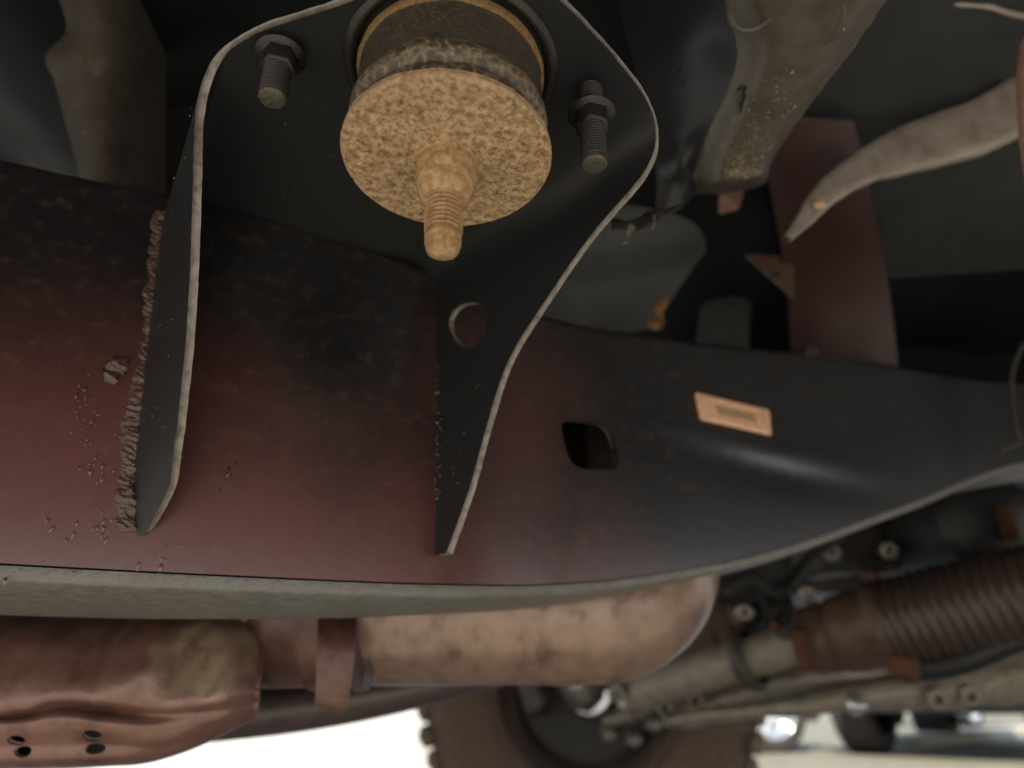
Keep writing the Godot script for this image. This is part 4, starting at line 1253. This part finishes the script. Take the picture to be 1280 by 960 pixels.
	var k6 := MB.new()
	block(k6, Vector3(0.6486, 0.636, -0.9), Vector3(0.012, 0.045, 0.03), Basis.from_euler(Vector3(0, 0.3, 0)), 0.2)
	put("rusty_lug", k6, M.rust, gb)
	var k7 := MB.new()
	tube(k7, curve([Vector3(0.4032, 0.5204, -1.25), Vector3(0.4296, 0.5594, -1.25), Vector3(0.4675, 0.5794, -1.25), Vector3(0.4805, 0.5333, -1.25)], 24), [Vector2(0.025, 0.02), Vector2(0.02, 0.02)], 14)
	put("hose_loop", k7, M.dark, gb)

func small_lines() -> void:
	var n := 0
	for l in [
		["dark rubber hose looping between the rail and the drive shaft", M.plastic, 0.008, [Vector3(0.2682, 0.5493, -0.9), Vector3(0.3011, 0.5671, -0.9), Vector3(0.3466, 0.5522, -0.92), Vector3(0.4029, 0.5987, -0.95), Vector3(0.4535, 0.6335, -0.95)]],
		["thin grey rod crossing behind the drive shaft to the far wheel", M.alu, 0.008, [Vector3(0.1778, 0.4321, -1.4), Vector3(0.3097, 0.4615, -1.38), Vector3(0.4257, 0.5118, -1.35), Vector3(0.5333, 0.565, -1.3)]],
		["slim dark cable hanging left of the drive shaft ring", M.plastic, 0.005, [Vector3(0.3295, 0.5287, -1.2), Vector3(0.3453, 0.498, -1.2), Vector3(0.3903, 0.4943, -1.2), Vector3(0.4237, 0.5412, -1.2), Vector3(0.4183, 0.5925, -1.2)]]]:
		var q := MB.new()
		tube(q, curve(l[3], 40), [Vector2(l[2], l[2])], 10)
		tag(put("hose" if n == 0 else "rod" if n == 1 else "cable", q, l[1]), l[0], "hose" if n == 0 else "rod" if n == 1 else "cable")
		n += 1
	var lk := thing("axle_bracket", "lumpy grey cast bracket with bolts where the shaft meets the far wheel", "bracket")
	var b := MB.new()
	block(b, Vector3(0.2035, 0.435, -1.2), Vector3(0.07, 0.05, 0.05), Basis.from_euler(Vector3(0.2, 0.4, 0.25)), 0.3)
	block(b, Vector3(0.2576, 0.4462, -1.18), Vector3(0.05, 0.035, 0.05), Basis.from_euler(Vector3(0.5, 0.2, 0.1)), 0.3)
	put("casting", rough_up(b, 0.008, 25.0), M.alu, lk)
	for p in [Vector3(0.1613, 0.4411, -1.15), Vector3(0.2304, 0.4211, -1.15), Vector3(0.275, 0.4299, -1.14)]:
		var k := MB.new()
		nut(k, p, Vector3(-0.2, -0.3, 1), 0.014, 0.02)
		put("bolt", k, M.armlight, lk)

func far_wheel() -> void:
	var o: Vector3 = Vector3(0.1648, 0.4582, -1.72)
	var t := thing("truck_wheel", "muddy brown off-road tyre of the truck's far side, at the bottom centre", "wheel", o)
	var dir := Vector3(0.16, 0, -1).normalized()
	var ty := MB.new()
	lathe(ty, [Vector2(0.21, 0.01), Vector2(0.225, -0.004), Vector2(0.26, -0.012), Vector2(0.31, -0.014), Vector2(0.345, -0.006), Vector2(0.37, 0.012), Vector2(0.383, 0.035), Vector2(0.385, 0.12), Vector2(0.383, 0.21), Vector2(0.37, 0.235), Vector2(0.31, 0.26), Vector2(0.21, 0.24)], Vector3.ZERO, dir, 96)
	put("tyre", rough_up(ty, 0.004, 9.0), M.tyre, t)
	var a := dir.cross(Vector3(0.31, 0.2, 0.93)).normalized()
	var b := dir.cross(a)
	var blk := MB.new()
	block(blk, Vector3.ZERO, Vector3(0.046, 0.034, 0.08), Basis(), 0.35)
	var shared := rough_up(blk, 0.004, 40.0).mesh()
	for k in 44:
		var ang := TAU * k / 44.0
		var rad := a * cos(ang) + b * sin(ang)
		var tan2 := (b * cos(ang) - a * sin(ang))
		var m := MeshInstance3D.new()
		m.name = "tread_lug"
		m.mesh = shared
		m.material_override = M.lug
		m.transform = Transform3D(Basis(tan2, rad, dir), rad * 0.385 + dir * (0.045 if k % 2 else 0.03))
		t.add_child(m, true)
	var rm := MB.new()
	lathe(rm, [Vector2(0.214, 0.0), Vector2(0.205, 0.012), Vector2(0.195, 0.03), Vector2(0.185, 0.1), Vector2(0.18, 0.19), Vector2(0.06, 0.2)], Vector3.ZERO, dir, 72)
	put("rim_barrel", rm, M.tyre, t)
	var rl := MB.new()
	lathe(rl, [Vector2(0.212, 0.006), Vector2(0.217, -0.004), Vector2(0.208, -0.006), Vector2(0.203, 0.006)], Vector3.ZERO, dir, 72)
	put("rim_lip", rl, M.tyre, t)
	var di := MB.new()
	lathe(di, [Vector2(0.06, 0.06), Vector2(0.155, 0.06), Vector2(0.157, 0.065), Vector2(0.157, 0.085), Vector2(0.06, 0.09)], Vector3.ZERO, dir, 64)
	put("brake_disc", di, M.dark, t)
	var ck := MB.new()
	block(ck, Vector3(-0.02, 0.1, 0.0), Vector3(0.09, 0.15, 0.09), Basis.from_euler(Vector3(0.1, 0.2, 0.25)), 0.3)
	block(ck, Vector3(0.09, 0.03, 0.0), Vector3(0.13, 0.06, 0.07), Basis.from_euler(Vector3(0, 0.3, 0.2)), 0.3)
	lathe(ck, [Vector2(0.0001, 0.06), Vector2(0.03, 0.055), Vector2(0.045, 0.03), Vector2(0.055, -0.06)], Vector3(0.0, 0.0, 0.02), Vector3(0, 0, 1), 32)
	put("knuckle", rough_up(ck, 0.012, 16.0), M.alu, t)
	var cp := MB.new()
	block(cp, Vector3(-0.12, 0.0, -0.05), Vector3(0.06, 0.13, 0.1), Basis.from_euler(Vector3(0, 0, 0.4)), 0.3)
	put("caliper", rough_up(cp, 0.008, 20.0), M.plum, t)
	var bj := MB.new()
	lathe(bj, [Vector2(0.0001, 0.05), Vector2(0.02, 0.048), Vector2(0.034, 0.03), Vector2(0.038, 0.0), Vector2(0.03, -0.03)], Vector3(0.08, -0.005, 0.1), Vector3(-0.2, 0.2, 1), 28)
	lathe(bj, [Vector2(0.0001, 0.09), Vector2(0.006, 0.09), Vector2(0.008, 0.05), Vector2(0.012, 0.04)], Vector3(0.08, -0.005, 0.1), Vector3(-0.2, 0.2, 1), 18)
	put("ball_joint", bj, M.alu, t)
	var ls := MB.new()
	tube(ls, curve([Vector3(0.03, -0.07, 0.08), Vector3(0.1, -0.05, 0.1), Vector3(0.18, 0.0, 0.12), Vector3(0.24, 0.02, 0.16)], 24), [Vector2(0.014, 0.02), Vector2(0.02, 0.03), Vector2(0.014, 0.02)], 16)
	for q in [Vector3(0.04, -0.09, 0.06), Vector3(0.09, -0.1, 0.06), Vector3(0.13, -0.07, 0.07)]:
		lathe(ls, [Vector2(0.0001, 0.04), Vector2(0.014, 0.036), Vector2(0.017, 0.0)], q, Vector3(0.1, -0.2, 1), 16)
	put("steering_link", rough_up(ls, 0.004, 20.0), M.alu, t)

func blocking_wheel() -> void:  # unseen wheel added to block light and bright reflections on the rail
	var w := dup(get_node("truck_wheel") as Node3D, "truck_wheel", Vector3(1.2, 0.42, -0.02), "unseen tyre added beyond the right edge to block light on the rail")
	w.rotation.y = PI

# ---------------------------------------------------------------- parked cars

func car_wheel(parent: Node3D, at: Vector3, dir: Vector3, r: float, w: float, bright: bool) -> void:
	var ty := MB.new()
	lathe(ty, [Vector2(r * 0.66, 0.0), Vector2(r * 0.72, -0.01), Vector2(r * 0.9, -0.012), Vector2(r * 0.97, 0.01), Vector2(r, 0.03), Vector2(r, w * 0.3), Vector2(r * 0.98, w * 0.31), Vector2(r * 0.98, w * 0.34), Vector2(r, w * 0.35), Vector2(r, w * 0.65), Vector2(r * 0.98, w * 0.66), Vector2(r * 0.98, w * 0.69), Vector2(r, w * 0.7), Vector2(r, w - 0.03), Vector2(r * 0.97, w - 0.01), Vector2(r * 0.9, w + 0.01), Vector2(r * 0.66, w)], at, dir, 56)
	var wo := put("wheel", ty, M.cartyre, parent)
	var rm := MB.new()
	lathe(rm, [Vector2(r * 0.67, 0.0), Vector2(r * 0.63, -0.006), Vector2(r * 0.6, 0.015), Vector2(r * 0.58, 0.09), Vector2(r * 0.2, 0.1), Vector2(0.001, 0.1)], at, dir, 56)
	put("rim", rm, M.chrome if bright else M.rimsilver, wo)
	var d := dir.normalized()
	var a := d.cross(Vector3(0.31, 0.2, 0.93)).normalized()
	var b := d.cross(a)
	var sp := MB.new()
	for k in 6:
		var ang := TAU * k / 6.0
		var rad := a * cos(ang) + b * sin(ang)
		var tan2 := b * cos(ang) - a * sin(ang)
		block(sp, at + rad * r * 0.33 + d * 0.02, Vector3(r * 0.14, r * 0.56, 0.03), Basis(tan2, rad, d), 0.3)
	lathe(sp, [Vector2(0.001, -0.005), Vector2(r * 0.13, 0.0), Vector2(r * 0.16, 0.05)], at, dir, 20)
	put("spokes", sp, M.chrome if bright else M.rimsilver, wo)

# a parked car built along +x (front), base at the middle of the ground contact
func car(label: String, at: Vector3, turn: float, paint: Color, r: float, length: float, bright: bool) -> Node3D:
	var t := thing("parked_car", label, "car", at, "cars parked across the lot")
	t.rotation.y = turn
	var pm := mat(paint, 0.25, 0.1, 0.6)
	pm.clearcoat_enabled = true
	pm.clearcoat = 0.6
	pm.clearcoat_roughness = 0.08
	var h := length / 2
	var low := r * 0.75
	# stations along x: [x, half width, bottom, belt]
	var rows := []
	for s in [[-h, 0.6, low + 0.15, 0.85], [-h + 0.06, 0.8, low + 0.06, 0.95], [-h + 0.4, 0.84, low, 1.0], [-0.6, 0.85, low - 0.03, 1.0], [0.5, 0.85, low - 0.03, 0.98], [h - 0.9, 0.84, low, 0.95], [h - 0.25, 0.8, low + 0.03, 0.84], [h - 0.04, 0.72, low + 0.1, 0.72], [h, 0.55, low + 0.18, 0.62]]:
		var row := []
		for k in 28:
			var a := TAU * k / 28.0
			var cy: float = (s[2] + s[3]) / 2
			var hy: float = (s[3] - s[2]) / 2
			row.append(Vector3(s[0], cy + signf(sin(a)) * pow(absf(sin(a)), 0.45) * hy, signf(cos(a)) * pow(absf(cos(a)), 0.45) * s[1]))
		rows.append(row)
	var body := MB.new()
	var sm := []
	for i in 60:
		var row := []
		for k in 28:
			var col := []
			for q in rows:
				col.append(q[k])
			row.append(at_curve(col, i / 59.0 * (rows.size() - 1)))
		sm.append(row)
	body.grid(sm, true)
	body.fan(sm[0], true)
	body.fan(sm[59])
	put("body", body, pm, t)
	var cab := MB.new()
	var gl := MB.new()
	for lay in [[cab, 1.52, 1.6, 0.0], [gl, 0.96, 1.53, 0.01]]:
		var y0: float = lay[1]
		var y1: float = lay[2]
		var rr := []
		for y in [y0, lerpf(y0, y1, 0.6), y1]:
			var f: float = clampf((y - 0.96) / 0.62, 0, 1)
			var row := []
			for k in 24:
				var a := TAU * k / 24.0
				row.append(Vector3(-0.25 + signf(cos(a)) * pow(absf(cos(a)), 0.35) * lerpf(h * 0.72, h * 0.48, f), y, signf(sin(a)) * pow(absf(sin(a)), 0.35) * lerpf(0.84, 0.66, f)))
			rr.append(row)
		(lay[0] as MB).grid(rr, true)
		(lay[0] as MB).fan(rr[2])
	put("windows", gl, M.glass, t)
	put("roof", cab, pm, t)
	var un := MB.new()
	block(un, Vector3(0, low + 0.06, 0), Vector3(length * 0.9, 0.12, 1.5), Basis(), 0.2)
	put("underbody", un, M.plastic, t)
	for sx in [-1.0, 1.0]:
		for sz in [-1.0, 1.0]:
			car_wheel(t, Vector3(sx * h * 0.6, r, sz * 1.0), Vector3(0, 0, -sz), r, 0.24 if bright else 0.34, bright)
	for sz in [-1.0, 1.0]:
		var l := MB.new()
		block(l, Vector3(-h + 0.03, 0.78, sz * 0.62), Vector3(0.08, 0.16, 0.2), Basis(), 0.25)
		put("tail_light", l, M.lamp, t)
		var l2 := MB.new()
		block(l2, Vector3(h - 0.06, 0.66, sz * 0.55), Vector3(0.1, 0.12, 0.28), Basis(), 0.25)
		put("headlight", l2, M.glass, t)
	return t

func parked_cars() -> void:
	place_car("grey hatchback with a bright white alloy wheel, nearest the truck tyre", Vector3(2.5232, 0, -7.4076), 1.0, 1.0, 0.12, lin(0.25, 0.26, 0.27), 0.36, 4.2, true)
	place_car("dark off-roader with one broad black tyre turned to the camera", Vector3(3.2916, 0, -7.5279), 1.0, 1.0, -2.3, lin(0.05, 0.05, 0.055), 0.48, 4.5, false)
	place_car("silver car with shining wheels at the right edge, behind the kerb", Vector3(9.641, 0, -15.9147), -1.0, 1.0, 0.5, lin(0.5, 0.5, 0.5), 0.35, 4.3, true)
	var k := MB.new()
	var a: Vector3 = Vector3(4.0293, 0, -8.1947)
	var b: Vector3 = Vector3(15.0766, -0, -18.5372)
	var mid := (a + b) / 2
	block(k, mid + Vector3(0, 0.07, 0), Vector3(a.distance_to(b), 0.12, 0.5), Basis(Vector3.UP, atan2(-(b - a).z, (b - a).x)), 0.15)
	tag(put("concrete_kerb", k, M.kerb), "pale concrete kerb island on the lot at the lower right", "kerb")

func place_car(label: String, wheel_at: Vector3, sx: float, sz: float, turn: float, paint: Color, r: float, length: float, bright: bool) -> void:
	var off := Vector3(sx * length * 0.3, 0, sz * 1.0).rotated(Vector3.UP, turn)
	wheel_at.y = 0.0
	car(label, wheel_at - off, turn, paint, r, length, bright)
